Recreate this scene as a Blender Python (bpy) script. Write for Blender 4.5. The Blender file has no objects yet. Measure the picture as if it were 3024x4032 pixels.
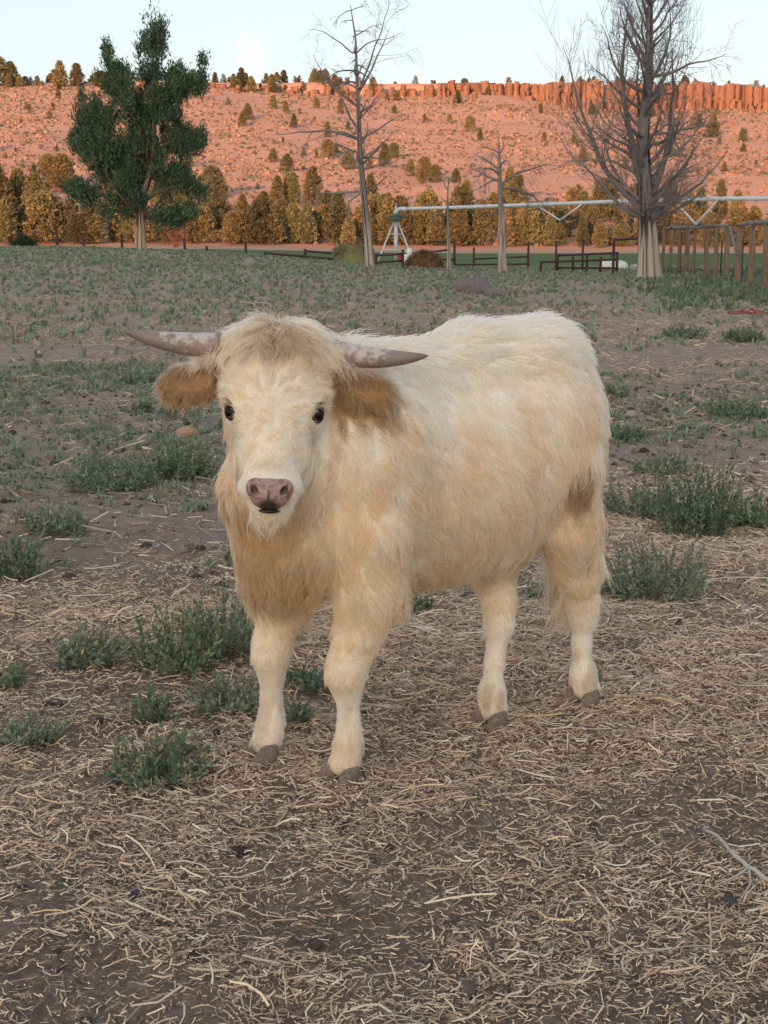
import bpy, math, random
import numpy as np
from mathutils import Vector, Matrix
from mathutils.kdtree import KDTree

S = bpy.context.scene
COL = S.collection
R = math.radians

# ------------------------------------------------------------------ camera
FPX, CAMH = 5376.0, 1.3                       # focal length in photo pixels, lens height
PITCH = math.atan((2016 - 925) / FPX)         # horizon sits at row 925 of 4032
cd = bpy.data.cameras.new('camera')
cam = bpy.data.objects.new('camera', cd)
COL.objects.link(cam)
cd.sensor_fit = 'VERTICAL'
cd.sensor_height = 36.0
cd.lens = 36.0 * FPX / 4032.0
cd.clip_start, cd.clip_end = 0.05, 5000
cam.location = (0, 0, CAMH)
cam.rotation_euler = (R(90) - PITCH, 0, 0)
S.camera = cam

# ------------------------------------------------------------------ light
SUN_EL, SUN_AZ = R(8.0), R(200)               # azimuth clockwise from +Y: low, behind the camera's left shoulder
w = bpy.data.worlds.new('World')
S.world = w
w.use_nodes = True
nt = w.node_tree
nt.nodes.clear()
sky = nt.nodes.new('ShaderNodeTexSky')
sky.sky_type = 'NISHITA'
sky.sun_disc = False
sky.sun_elevation = SUN_EL
sky.sun_rotation = SUN_AZ
sky.altitude = 1300
sky.air_density = 1.0
sky.dust_density = 8.0
sky.ozone_density = 1.0
# the sky as it is, plus its own light scattered once more: an even, much softened copy that lifts the dim upper dome
soft = nt.nodes.new('ShaderNodeGamma')
soft.inputs[1].default_value = 0.12
direct = nt.nodes.new('ShaderNodeVectorMath'); direct.operation = 'SCALE'
direct.inputs['Scale'].default_value = 0.116
scat = nt.nodes.new('ShaderNodeVectorMath'); scat.operation = 'SCALE'
scat.inputs['Scale'].default_value = 0.42
tint = nt.nodes.new('ShaderNodeVectorMath'); tint.operation = 'ADD'
bg = nt.nodes.new('ShaderNodeBackground')
bg.inputs[1].default_value = 1.0
wo = nt.nodes.new('ShaderNodeOutputWorld')
nt.links.new(sky.outputs[0], soft.inputs[0])
nt.links.new(sky.outputs[0], direct.inputs[0])
nt.links.new(soft.outputs[0], scat.inputs[0])
nt.links.new(direct.outputs[0], tint.inputs[0])
nt.links.new(scat.outputs[0], tint.inputs[1])
# one faint wisp of cloud low over the rim
tcw = nt.nodes.new('ShaderNodeTexCoord')
cdir = nt.nodes.new('ShaderNodeVectorMath'); cdir.operation = 'SUBTRACT'
cdir.inputs[1].default_value = (-0.0925, 0.988, 0.122)
cscl = nt.nodes.new('ShaderNodeVectorMath'); cscl.operation = 'MULTIPLY'
cscl.inputs[1].default_value = (75, 1.0, 48)
clen = nt.nodes.new('ShaderNodeVectorMath'); clen.operation = 'LENGTH'
cnz = nt.nodes.new('ShaderNodeTexNoise')
cnz.inputs['Scale'].default_value = 260
cnz.inputs['Detail'].default_value = 5
cadd = nt.nodes.new('ShaderNodeMath'); cadd.operation = 'MULTIPLY_ADD'
cadd.inputs[1].default_value = 2.2
cmr = nt.nodes.new('ShaderNodeMapRange')
cmr.inputs[1].default_value = 2.1
cmr.inputs[2].default_value = 1.0
cmr.inputs[4].default_value = 0.7
cmx = nt.nodes.new('ShaderNodeMix'); cmx.data_type = 'RGBA'
cmx.inputs[7].default_value = (0.98, 0.98, 0.97, 1)
nt.links.new(tcw.outputs['Generated'], cdir.inputs[0])
nt.links.new(cdir.outputs[0], cscl.inputs[0])
nt.links.new(cscl.outputs[0], clen.inputs[0])
nt.links.new(tcw.outputs['Generated'], cnz.inputs['Vector'])
nt.links.new(cnz.outputs[0], cadd.inputs[0])
nt.links.new(clen.outputs['Value'], cadd.inputs[2])
nt.links.new(cadd.outputs[0], cmr.inputs[0])
nt.links.new(cmr.outputs[0], cmx.inputs[0])
nt.links.new(tint.outputs[0], cmx.inputs[6])
nt.links.new(cmx.outputs[2], bg.inputs[0])
nt.links.new(bg.outputs[0], wo.inputs[0])

sd = bpy.data.lights.new('sun', 'SUN')
sun = bpy.data.objects.new('sun', sd)
COL.objects.link(sun)
sd.energy = 5.0
sd.angle = R(0.4)
sd.color = (1.0, 0.46, 0.23)
_v = Vector((math.sin(SUN_AZ) * math.cos(SUN_EL), math.cos(SUN_AZ) * math.cos(SUN_EL), math.sin(SUN_EL)))
sun.rotation_euler = (-_v).to_track_quat('-Z', 'Y').to_euler()

S.view_settings.view_transform = 'Standard'
S.view_settings.look = 'None'
S.view_settings.gamma = 1
S.view_settings.use_curve_mapping = False
S.view_settings.exposure = 0.24
S.render.engine = 'CYCLES'
S.cycles.max_bounces = 16
S.cycles.diffuse_bounces = 8
S.cycles.transmission_bounces = 12
S.cycles.transparent_max_bounces = 8
S.cycles.use_denoising = True

# ------------------------------------------------------------------ helpers
RNG = np.random.default_rng(7)
random.seed(7)


def ray(px, py):
    u = (px - 1512) / FPX
    v = (2016 - py) / FPX
    return np.array([u, math.cos(PITCH) + v * math.sin(PITCH), -math.sin(PITCH) + v * math.cos(PITCH)])


def W(px, py, Y):
    """point on the sight line of photo pixel (px, py) that stands Y metres in front of the lens"""
    d = ray(px, py)
    return d * (Y / d[1]) + np.array([0, 0, CAMH])


def srgb(r, g, b):
    f = lambda c: (c / 255) / 12.92 if c <= 10 else (((c / 255) + 0.055) / 1.055) ** 2.4
    return (f(r), f(g), f(b))


def unit(v):
    return v / (np.linalg.norm(v, axis=-1, keepdims=True) + 1e-9)


def sst(a, b, x):
    t = np.clip((np.asarray(x, float) - a) / (b - a), 0, 1)
    return t * t * (3 - 2 * t)


def _hash(i, j, k, seed):
    n = (i.astype(np.int64) * 374761393 + j.astype(np.int64) * 668265263 + k.astype(np.int64) * 2147483647 + seed * 974711) & 0xffffffff
    n = ((n ^ (n >> 13)) * 1274126177) & 0xffffffff
    n = ((n ^ (n >> 16)) * 2246822519) & 0xffffffff
    return ((n ^ (n >> 15)) & 0xffffff) / float(0xffffff)


def vnoise(p, seed=0):
    """3-D value noise in 0..1; p is (...,3)"""
    p = np.asarray(p, float)
    i = np.floor(p).astype(np.int64)
    f = p - i
    f = f * f * (3 - 2 * f)
    out = 0
    for a in (0, 1):
        for b in (0, 1):
            for c in (0, 1):
                wgt = (f[..., 0] if a else 1 - f[..., 0]) * (f[..., 1] if b else 1 - f[..., 1]) * (f[..., 2] if c else 1 - f[..., 2])
                out = out + wgt * _hash(i[..., 0] + a, i[..., 1] + b, i[..., 2] + c, seed)
    return out


def fbm(p, octv=4, seed=0):
    p = np.asarray(p, float)
    s, a, t = 0, 0.5, 0
    for o in range(octv):
        s = s + a * vnoise(p, seed + o * 17)
        t += a
        p = p * 2.03 + 11.3
        a *= 0.5
    return s / t


def n2(x, y, sc, octv=4, seed=0):
    x, y = np.broadcast_arrays(np.asarray(x, float), np.asarray(y, float))
    return fbm(np.stack([x / sc, y / sc, np.zeros_like(x) + seed * 3.7], -1), octv, seed)


def mesh_np(name, v, faces, smooth=False, attrs=None):
    """faces: list of (M,k) int arrays"""
    me = bpy.data.meshes.new(name)
    v = np.asarray(v, np.float32)
    faces = [np.asarray(f, np.int32) for f in faces if len(f)]
    nl = sum(f.size for f in faces)
    nf = sum(len(f) for f in faces)
    me.vertices.add(len(v))
    me.vertices.foreach_set('co', v.ravel())
    me.loops.add(nl)
    me.polygons.add(nf)
    me.loops.foreach_set('vertex_index', np.concatenate([f.ravel() for f in faces]))
    st = np.concatenate([np.full(len(f), f.shape[1], np.int32) for f in faces])
    start = np.concatenate([[0], np.cumsum(st)[:-1]]).astype(np.int32)
    me.polygons.foreach_set('loop_start', start)
    if smooth:
        me.polygons.foreach_set('use_smooth', np.ones(nf, bool))
    if attrs:
        for k, a in attrs.items():
            a = np.asarray(a, np.float32)
            if a.ndim == 1:
                me.attributes.new(k, 'FLOAT', 'POINT').data.foreach_set('value', a)
            else:
                if a.shape[1] == 3:
                    a = np.concatenate([a, np.ones((len(a), 1), np.float32)], 1)
                me.attributes.new(k, 'FLOAT_COLOR', 'POINT').data.foreach_set('color', a.ravel())
    me.update(calc_edges=True)
    me.validate()
    return me


class MB:
    """collects pieces, builds ONE mesh object"""

    def __init__(s):
        s.v, s.f, s.c, s.n = [], {}, [], 0

    def add(s, v, faces, col=None):
        v = np.asarray(v, float).reshape(-1, 3)
        for f in faces:
            f = np.asarray(f, np.int64)
            if len(f):
                s.f.setdefault(f.shape[1], []).append(f + s.n)
        s.v.append(v)
        if col is None:
            col = (0.5, 0.5, 0.5)
        col = np.asarray(col, float)
        s.c.append(np.broadcast_to(col, (len(v), 3)) if col.ndim == 1 else col)
        s.n += len(v)

    def tube(s, pts, rad, n=6, col=None, cap=True, twist=0.0):
        pts = np.asarray(pts, float)
        m = len(pts)
        rad = np.broadcast_to(np.asarray(rad, float), (m,))
        t = np.gradient(pts, axis=0)
        t /= np.linalg.norm(t, axis=1, keepdims=True) + 1e-9
        ref = np.array([0, 0, 1.0]) if abs(t[0, 2]) < 0.9 else np.array([1.0, 0, 0])
        V = []
        for i in range(m):
            a = np.cross(t[i], ref)
            a /= np.linalg.norm(a) + 1e-9
            b = np.cross(t[i], a)
            ref = -np.cross(t[i], a) if False else ref
            ang = np.linspace(0, 2 * np.pi, n, endpoint=False) + twist * i
            V.append(pts[i] + rad[i] * (np.cos(ang)[:, None] * a + np.sin(ang)[:, None] * b))
        V = np.concatenate(V)
        i = np.arange(m - 1)[:, None] * n
        j = np.arange(n)[None]
        q = np.stack([i + j, i + (j + 1) % n, i + n + (j + 1) % n, i + n + j], -1).reshape(-1, 4)
        fs = [q]
        if cap:
            fs.append(np.arange(n)[::-1][None])
            fs.append((np.arange(n) + (m - 1) * n)[None])
        s.add(V, fs, col)

    def box(s, c, size, rot=0.0, col=None, M=None):
        x, y, z = np.asarray(size, float) / 2
        v = np.array([[sx * x, sy * y, sz * z] for sx in (-1, 1) for sy in (-1, 1) for sz in (-1, 1)])
        if M is not None:
            v = v @ np.asarray(M).T
        else:
            cr, sr = math.cos(rot), math.sin(rot)
            v = v @ np.array([[cr, sr, 0], [-sr, cr, 0], [0, 0, 1]])
        s.add(v + np.asarray(c, float), [np.array([[0, 1, 3, 2], [4, 6, 7, 5], [0, 4, 5, 1], [2, 3, 7, 6], [0, 2, 6, 4], [1, 5, 7, 3]])], col)

    def build(s, name, mat, parent=None, smooth=False, loc=None):
        v = np.concatenate(s.v)
        if loc is not None:
            v = v - np.asarray(loc, float)
        me = mesh_np(name, v, [np.concatenate(f) for f in s.f.values()], smooth, {'col': np.concatenate(s.c)})
        return link(name, me, mat, parent, loc)


def link(name, data, mat=None, parent=None, loc=None):
    o = bpy.data.objects.new(name, data)
    COL.objects.link(o)
    if mat is not None:
        data.materials.append(mat)
    if loc is not None:
        o.location = tuple(loc)
    if parent is not None:
        o.parent = parent
    return o


def tag(o, label=None, cat=None, group=None, kind=None):
    if label:
        o['label'] = label
    if cat:
        o['category'] = cat
    if group:
        o['group'] = group
    if kind:
        o['kind'] = kind
    return o


def empty(name, loc, label, cat, group=None, rz=0.0):
    o = bpy.data.objects.new(name, None)
    COL.objects.link(o)
    o.location = tuple(loc)
    o.rotation_euler = (0, 0, rz)
    o.empty_display_size = 0.1
    return tag(o, label, cat, group)


def copy_tree(o, parent=None):
    c = o.copy()
    COL.objects.link(c)
    c.parent = parent
    for ch in list(o.children):
        copy_tree(ch, c)
    return c


def mat(name, base=(0.5, 0.5, 0.5), rough=0.85, attr=None, noise=None, bump=None, spec=0.25, metal=0.0, sss=0.0, trans=0.0):
    """noise: (scale, amount, other colour)[, detail]; bump: (scale, strength, distance)"""
    m = bpy.data.materials.new(name)
    m.use_nodes = True
    t = m.node_tree
    b = t.nodes['Principled BSDF']
    b.inputs['Roughness'].default_value = rough
    b.inputs['Specular IOR Level'].default_value = spec
    b.inputs['Metallic'].default_value = metal
    out = None
    tc = t.nodes.new('ShaderNodeTexCoord')
    if attr:
        at = t.nodes.new('ShaderNodeAttribute')
        at.attribute_name = attr
        out = at.outputs['Color']
    else:
        rgb = t.nodes.new('ShaderNodeRGB')
        rgb.outputs[0].default_value = (*base, 1)
        out = rgb.outputs[0]
    for ns in (noise or []):
        nn = t.nodes.new('ShaderNodeTexNoise')
        nn.inputs['Scale'].default_value = ns[0]
        nn.inputs['Detail'].default_value = 6
        nn.inputs['Roughness'].default_value = 0.65
        mp = t.nodes.new('ShaderNodeMapping')
        if len(ns) > 3:
            mp.inputs['Scale'].default_value = ns[3]
        t.links.new(tc.outputs['Object'], mp.inputs[0])
        t.links.new(mp.outputs[0], nn.inputs['Vector'])
        rp = t.nodes.new('ShaderNodeMapRange')
        rp.inputs[1].default_value = 0.38
        rp.inputs[2].default_value = 0.66
        rp.inputs[3].default_value = 0
        rp.inputs[4].default_value = ns[1]
        t.links.new(nn.outputs[0], rp.inputs[0])
        mx = t.nodes.new('ShaderNodeMix')
        mx.data_type = 'RGBA'
        t.links.new(rp.outputs[0], mx.inputs[0])
        t.links.new(out, mx.inputs[6])
        mx.inputs[7].default_value = (*ns[2], 1)
        out = mx.outputs[2]
    t.links.new(out, b.inputs['Base Color'])
    if bump:
        nb = t.nodes.new('ShaderNodeTexNoise')
        nb.inputs['Scale'].default_value = bump[0]
        nb.inputs['Detail'].default_value = 8
        nb.inputs['Roughness'].default_value = 0.7
        if len(bump) > 3:
            mp = t.nodes.new('ShaderNodeMapping')
            mp.inputs['Scale'].default_value = bump[3]
            t.links.new(tc.outputs['Object'], mp.inputs[0])
            t.links.new(mp.outputs[0], nb.inputs['Vector'])
        else:
            t.links.new(tc.outputs['Object'], nb.inputs['Vector'])
        bp = t.nodes.new('ShaderNodeBump')
        bp.inputs['Strength'].default_value = bump[1]
        bp.inputs['Distance'].default_value = bump[2]
        t.links.new(nb.outputs[0], bp.inputs['Height'])
        t.links.new(bp.outputs[0], b.inputs['Normal'])
    if trans > 0:
        tr = t.nodes.new('ShaderNodeBsdfTranslucent')
        t.links.new(out, tr.inputs[0])
        ms = t.nodes.new('ShaderNodeMixShader')
        ms.inputs[0].default_value = trans
        t.links.new(b.outputs[0], ms.inputs[1])
        t.links.new(tr.outputs[0], ms.inputs[2])
        t.links.new(ms.outputs[0], t.nodes['Material Output'].inputs[0])
    return m
# ------------------------------------------------------------------ terrain
def Hz(x, y):
    """height of the land (metres) at x, y; scalars or arrays"""
    x = np.asarray(x, float)
    y = np.asarray(y, float)
    ya = np.abs(y)
    left = sst(5, -13, x)
    z = 0.78 * left * sst(10, 58, y)
    z = z + 0.05 * sst(10, 40, y)
    z = z + 0.05 * (n2(x, y, 2.6, 3, 1) - 0.5) * sst(4.6, 9, ya) + 0.16 * (n2(x, y, 9, 2, 2) - 0.5) * sst(8, 26, ya)
    fz = -0.95 + 0.55 * sst(14, -30, x)
    k = sst(53, 84, y)
    z = z * (1 - k) + fz * k
    # hill in front
    t = np.clip((y - 205) / 315.0, 0, 1)
    top = 55.0 - 7.5 * sst(30, 75, x) - 3.0 * sst(-75, -15, x) * sst(60, 20, x)
    rough = (n2(x, y, 60, 4, 5) - 0.5)
    hill = top * t ** 1.18 + rough * 9 * sst(0.03, 0.35, t) * sst(1.0, 0.8, t) + 1.3 * (n2(x, y, 9, 3, 6) - 0.5) * sst(0.02, 0.1, t)
    hill = hill + (57.0 - 2.2 * sst(90, 160, x) + 1.5 * (n2(x, y, 45, 3, 9) - 0.5) - top) * sst(522, 527, y)
    z = z + np.where(y > 205, hill, 0)
    return z




def micro(x, y):
    """close-range relief: clods, scuffs and straw mounds"""
    fade = sst(14, 5, np.abs(y))
    return fade * (0.055 * (n2(x, y, 0.55, 3, 21) - 0.5) + 0.048 * (n2(x, y, 0.13, 3, 22) - 0.5) + 0.020 * (n2(x, y, 0.04, 2, 23) - 0.5))


CALF_C = np.array([0.12, 3.40])
FEET = [(-0.097, 3.129), (-0.297, 3.269), (0.298, 3.516), (0.575, 3.691)]


def GZ(x, y):
    x = np.asarray(x, float)
    y = np.asarray(y, float)
    m = micro(x, y)
    for fx, fy in FEET:                       # level footing under each hoof
        m = m * sst(0.02, 0.20, np.hypot(x - fx, y - fy))
    return Hz(x, y) + m


def Gpix(px, py):
    """where the sight line of a photo pixel meets the land"""
    d = ray(px, py)
    t = np.geomspace(1.0, 400.0, 700)
    q = d[None] * t[:, None] + np.array([0, 0, CAMH])
    gap = q[:, 2] - Hz(q[:, 0], q[:, 1])
    k = int(np.argmax(gap < 0))
    s_ = gap[k - 1] / (gap[k - 1] - gap[k])
    p = q[k - 1] + (q[k] - q[k - 1]) * s_
    return np.array([p[0], p[1], float(GZ(p[0], p[1]))])


def sheet(name, xs_fn, ys, nx, zf, m, smooth=True):
    """rows at ys; each row spans xs_fn(y) with nx columns"""
    V = []
    for y in ys:
        a, b = xs_fn(y)
        x = np.linspace(a, b, nx)
        V.append(np.stack([x, np.full(nx, y), np.zeros(nx)], -1))
    V = np.concatenate(V)
    V[:, 2] = zf(V[:, 0], V[:, 1])
    i = np.arange(len(ys) - 1)[:, None] * nx
    j = np.arange(nx - 1)[None]
    q = np.stack([i + j, i + j + 1, i + nx + j + 1, i + nx + j], -1).reshape(-1, 4)
    return tag(link(name, mesh_np(name, V, [q], smooth), m), kind='structure')


def ground_mat():
    m = bpy.data.materials.new('pasture_soil')
    m.use_nodes = True
    t = m.node_tree
    b = t.nodes['Principled BSDF']
    b.inputs['Roughness'].default_value = 0.95
    b.inputs['Specular IOR Level'].default_value = 0.1
    tc = t.nodes.new('ShaderNodeTexCoord')

    def noise(sc, det=8, ro=0.65):
        n = t.nodes.new('ShaderNodeTexNoise')
        n.inputs['Scale'].default_value = sc
        n.inputs['Detail'].default_value = det
        n.inputs['Roughness'].default_value = ro
        t.links.new(tc.outputs['Object'], n.inputs['Vector'])
        return n.outputs[0]

    def ramp(src, stops):
        r = t.nodes.new('ShaderNodeValToRGB')
        e = r.color_ramp.elements
        while len(e) < len(stops):
            e.new(0.5)
        for k, (p, c) in enumerate(stops):
            e[k].position = p
            e[k].color = (*c, 1)
        t.links.new(src, r.inputs[0])
        return r.outputs[0]

    def mix(f, a, bb, typ='MIX'):
        x = t.nodes.new('ShaderNodeMix')
        x.data_type = 'RGBA'
        x.blend_type = typ
        if isinstance(f, float):
            x.inputs[0].default_value = f
        else:
            t.links.new(f, x.inputs[0])
        t.links.new(a, x.inputs[6])
        t.links.new(bb, x.inputs[7])
        return x.outputs[2]
    big = ramp(noise(0.9), [(0.35, (0.165, 0.128, 0.098)), (0.65, (0.38, 0.295, 0.225))])
    fine = ramp(noise(38, 10, 0.75), [(0.32, (0.045, 0.035, 0.031)), (0.5, (0.235, 0.183, 0.143)), (0.72, (0.64, 0.50, 0.385))])
    c = mix(0.55, big, fine)
    sp = ramp(noise(150, 4, 0.6), [(0.60, (0, 0, 0)), (0.72, (1, 1, 1))])
    lit = t.nodes.new('ShaderNodeRGB')
    lit.outputs[0].default_value = (0.50, 0.39, 0.28, 1)
    c = mix(sp, c, lit.outputs[0])
    # drier, dustier soil away from the feeding ground
    sx = t.nodes.new('ShaderNodeSeparateXYZ')
    t.links.new(tc.outputs['Object'], sx.inputs[0])
    ma = t.nodes.new('ShaderNodeMath'); ma.operation = 'MULTIPLY_ADD'
    t.links.new(noise(0.6, 4), ma.inputs[0]); ma.inputs[1].default_value = 3.0
    t.links.new(sx.outputs[1], ma.inputs[2])
    mr = t.nodes.new('ShaderNodeMapRange'); mr.inputs[1].default_value = 5.6; mr.inputs[2].default_value = 8.5; mr.inputs[4].default_value = 0.62
    t.links.new(ma.outputs[0], mr.inputs[0])
    dust = ramp(noise(9, 8, 0.7), [(0.3, (0.26, 0.20, 0.165)), (0.7, (0.52, 0.41, 0.335))])
    c = mix(mr.outputs[0], c, dust)
    t.links.new(c, b.inputs['Base Color'])
    bp = t.nodes.new('ShaderNodeBump')
    bp.inputs['Strength'].default_value = 0.9
    bp.inputs['Distance'].default_value = 0.02
    t.links.new(noise(60, 10, 0.75), bp.inputs['Height'])
    t.links.new(bp.outputs[0], b.inputs['Normal'])
    return m


M_SOIL = ground_mat()
ys = [-200, -160, -120, -90, -60, -40, -25, -15, -9, -5, -3, -1.5, -0.4, 0.4]
y = 1.0
while y < 88:
    ys.append(y)
    y += max(0.012, 0.008 * y) if y < 9 else 0.016 * y
ys = np.array([q for q in ys if q >= 0.4])
GHALF = lambda y: np.maximum(2.2, 0.62 * y + 0.9)
g_ob = sheet('ground', lambda y: (-GHALF(y), GHALF(y)), ys, 260, GZ, M_SOIL)
_gz = np.empty(len(g_ob.data.vertices) * 3, np.float32)
g_ob.data.vertices.foreach_get('co', _gz)
_gz = _gz.reshape(len(ys), 260, 3)[..., 2].astype(float)
GZ_exact = GZ


def GZ(x, y):
    """height of the ground sheet itself (bilinear look-up)"""
    x, y = np.broadcast_arrays(np.asarray(x, float), np.asarray(y, float))
    if np.any(y > ys[-1] - 0.1) or np.any(y < ys[0]):
        return GZ_exact(x, y)
    k = np.clip(np.searchsorted(ys, y) - 1, 0, len(ys) - 2)
    fy = (y - ys[k]) / (ys[k + 1] - ys[k])
    hw = GHALF(y)
    u = np.clip((x + hw) / (2 * hw), 0, 0.99999) * 259
    i = u.astype(int)
    fu = u - i
    return (_gz[k, i] * (1 - fu) + _gz[k, i + 1] * fu) * (1 - fy) + (_gz[k + 1, i] * (1 - fu) + _gz[k + 1, i + 1] * fu) * fy
tag(sheet('pasture_behind', lambda y: (-420 + 1.2 * min(0, y + 200), 420 - 1.2 * min(0, y + 200)), [-1700, -1200, -800, -500, -300, -205, -160, -120, -80, -50, -25, -12, -5, -2, 0.42], 60, lambda x, y: Hz(x, y) - 0.01, M_SOIL))
# side aprons so that the pasture goes on past the frame
for nm, sg in (('pasture_west', -1), ('pasture_east', 1)):
    sheet(nm, lambda y, sg=sg: tuple(sorted((sg * (max(2.2, 0.62 * y + 0.9) - 0.15), sg * 420))), list(np.geomspace(0.4, 88, 50)), 60, lambda x, y: Hz(x, y) - 0.03, M_SOIL)

M_FIELD = mat('hayfield_green', (0.095, 0.15, 0.045), 0.9, noise=[(0.25, 0.6, (0.15, 0.19, 0.06)), (6, 0.5, (0.06, 0.10, 0.03))], bump=(14, 0.8, 0.15))
sheet('hayfield', lambda y: (-420, 420), list(np.linspace(80, 172, 50)), 240, lambda x, y: Hz(x, y) + 0.02 - 0.4 * sst(88, 80, y), M_FIELD)
M_DRY = mat('dry_field_edge', (0.40, 0.27, 0.20), 0.95, noise=[(0.3, 0.5, (0.48, 0.36, 0.27)), (3, 0.5, (0.25, 0.17, 0.12))], bump=(5, 0.6, 0.1))
sheet('dry_field', lambda y: (-420, 420), list(np.linspace(171.5, 208, 14)), 200, lambda x, y: Hz(x, y), M_DRY)

M_HILL = mat('sage_hillside', (0.60, 0.335, 0.245), 0.95, noise=[(0.05, 0.6, (0.50, 0.265, 0.185)), (0.5, 0.5, (0.62, 0.39, 0.30)), (2.5, 0.45, (0.32, 0.18, 0.13))], bump=(1.2, 1.0, 0.6))
sheet('hillside', lambda y: (-0.62 * y - 120, 0.62 * y + 120), list(np.linspace(207, 520, 150)) + [522, 523.5, 525, 527, 530, 545, 600, 700, 900, 1400], 280, Hz, M_HILL)


# unseen landform added behind the camera, shaped to shade the pasture and the field
def shade_mesa():
    c = np.array([math.sin(SUN_AZ), math.cos(SUN_AZ)]) * 960
    n = 72
    a = np.linspace(0, 2 * np.pi, n, endpoint=False)
    wob = 1 + 0.10 * (fbm(np.stack([np.cos(a) * 2, np.sin(a) * 2, 0 * a], -1), 3, 91) - 0.5)
    V = []
    for rr, z in ((420, -3), (330, 32), (262, 70), (215, 104), (196, 116), (186, 133), (178, 135.5)):
        V.append(np.stack([c[0] + rr * wob * np.cos(a), c[1] + rr * wob * np.sin(a), np.full(n, z) + (2.0 * RNG.normal(size=n) if 0 < z < 130 else 0)], -1))
    V = np.concatenate(V)
    i = np.arange(6)[:, None] * n
    j = np.arange(n)[None]
    q = np.stack([i + j, i + (j + 1) % n, i + n + (j + 1) % n, i + n + j], -1).reshape(-1, 4)
    tag(link('shade_mesa', mesh_np('shade_mesa', V, [q, (np.arange(n) + 6 * n)[None]], False), M_HILL), kind='structure')


shade_mesa()
# ------------------------------------------------------------------ hillside: sagebrush, rimrock, conifers
def sage():
    n = 24000
    Y = np.sqrt(RNG.uniform(212 ** 2, 519 ** 2, n * 2))
    X = RNG.uniform(-1, 1, n * 2) * (0.40 * Y + 25)
    keep = n2(X, Y, 22, 3, 71) + 0.25 * RNG.random(n * 2) > 0.52
    X, Y = X[keep][:n], Y[keep][:n]
    n = len(X)
    Z = Hz(X, Y)
    r = RNG.uniform(0.22, 0.60, n) * (0.85 + 0.6 * RNG.random(n) ** 4)
    hh = r * RNG.uniform(0.7, 1.15, n)
    k = 5
    a = np.linspace(0, 2 * np.pi, k, endpoint=False)
    V = np.zeros((n, 2 * k + 1, 3))
    j1 = RNG.uniform(0.75, 1.25, (n, k)); j2 = RNG.uniform(0.6, 1.2, (n, k))
    V[:, :k, 0] = r[:, None] * np.cos(a) * j1 * 0.95
    V[:, :k, 1] = r[:, None] * np.sin(a) * j1 * 0.95
    V[:, :k, 2] = -0.25
    V[:, k:2 * k, 0] = r[:, None] * np.cos(a + 0.4) * j2 * 0.85
    V[:, k:2 * k, 1] = r[:, None] * np.sin(a + 0.4) * j2 * 0.85
    V[:, k:2 * k, 2] = hh[:, None] * RNG.uniform(0.45, 0.95, (n, k))
    V[:, 2 * k, 2] = hh * RNG.uniform(0.8, 1.15, n)
    V += np.stack([X, Y, Z], -1)[:, None]
    i = np.arange(k)
    T = np.concatenate([np.stack([i, (i + 1) % k, k + i], -1), np.stack([(i + 1) % k, k + (i + 1) % k, k + i], -1), np.stack([k + i, k + (i + 1) % k, np.full(k, 2 * k)], -1)])
    F = (T[None] + (np.arange(n) * (2 * k + 1))[:, None, None]).reshape(-1, 3)
    base = np.array([0.50, 0.28, 0.19])
    alt = np.array([0.13, 0.105, 0.08])
    c = base + (alt - base) * (RNG.random(n) ** 1.4)[:, None]
    c *= RNG.uniform(0.8, 1.2, n)[:, None]
    dk = RNG.random(n) < 0.28
    c[dk] = np.array([0.17, 0.165, 0.115]) * RNG.uniform(0.7, 1.3, (dk.sum(), 1))
    me = mesh_np('sagebrush', V.reshape(-1, 3), [F], False, {'col': np.repeat(c, 2 * k + 1, 0)})
    o = link('sagebrush', me, mat('sage', attr='col', rough=0.95, spec=0.05, bump=(4, 1.0, 0.3)))
    tag(o, 'pale sagebrush scattered over the sunlit hillside', 'sagebrush', kind='stuff')


sage()

# rimrock: separate weathered columns and blocks along the top of the slope
M_ROCK = mat('rimrock', (0.31, 0.165, 0.11), 0.95, noise=[(0.35, 0.7, (0.20, 0.105, 0.08)), (1.6, 0.6, (0.38, 0.215, 0.14)), (0.5, 0.5, (0.13, 0.08, 0.065), (1, 1, 0.15))], bump=(1.3, 1.0, 0.5))


def rock_mesh(name, sides, rings, rag, taper):
    a = np.sort(RNG.uniform(0, 2 * np.pi, sides) * 0.35 + np.linspace(0, 2 * np.pi, sides, endpoint=False) * 0.65 + np.linspace(0, 0.3, sides))
    rad = RNG.uniform(0.75, 1.1, sides)
    V = []
    for k in range(rings):
        t = k / (rings - 1)
        rr = rad * (1 - taper * t) * (1 + rag * RNG.normal(size=sides))
        V.append(np.stack([0.5 * rr * np.cos(a), 0.5 * rr * np.sin(a), np.full(sides, t) + 0.03 * RNG.normal(size=sides)], -1))
    V = np.concatenate(V)
    i = np.arange(rings - 1)[:, None] * sides
    j = np.arange(sides)[None]
    q = np.stack([i + j, i + (j + 1) % sides, i + sides + (j + 1) % sides, i + sides + j], -1).reshape(-1, 4)
    return mesh_np(name, V, [q, (np.arange(sides) + (rings - 1) * sides)[None]])


ROCKS = [rock_mesh('rock_column', random.choice((6, 7, 8)), 7, 0.13, 0.16) for _ in range(9)]
for m_ in ROCKS:
    m_.materials.append(M_ROCK)
cliff = bpy.data.objects.new('cliff', None)
COL.objects.link(cliff)
cliff.location = (0, 520, 48)
tag(cliff, kind='structure')


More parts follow.
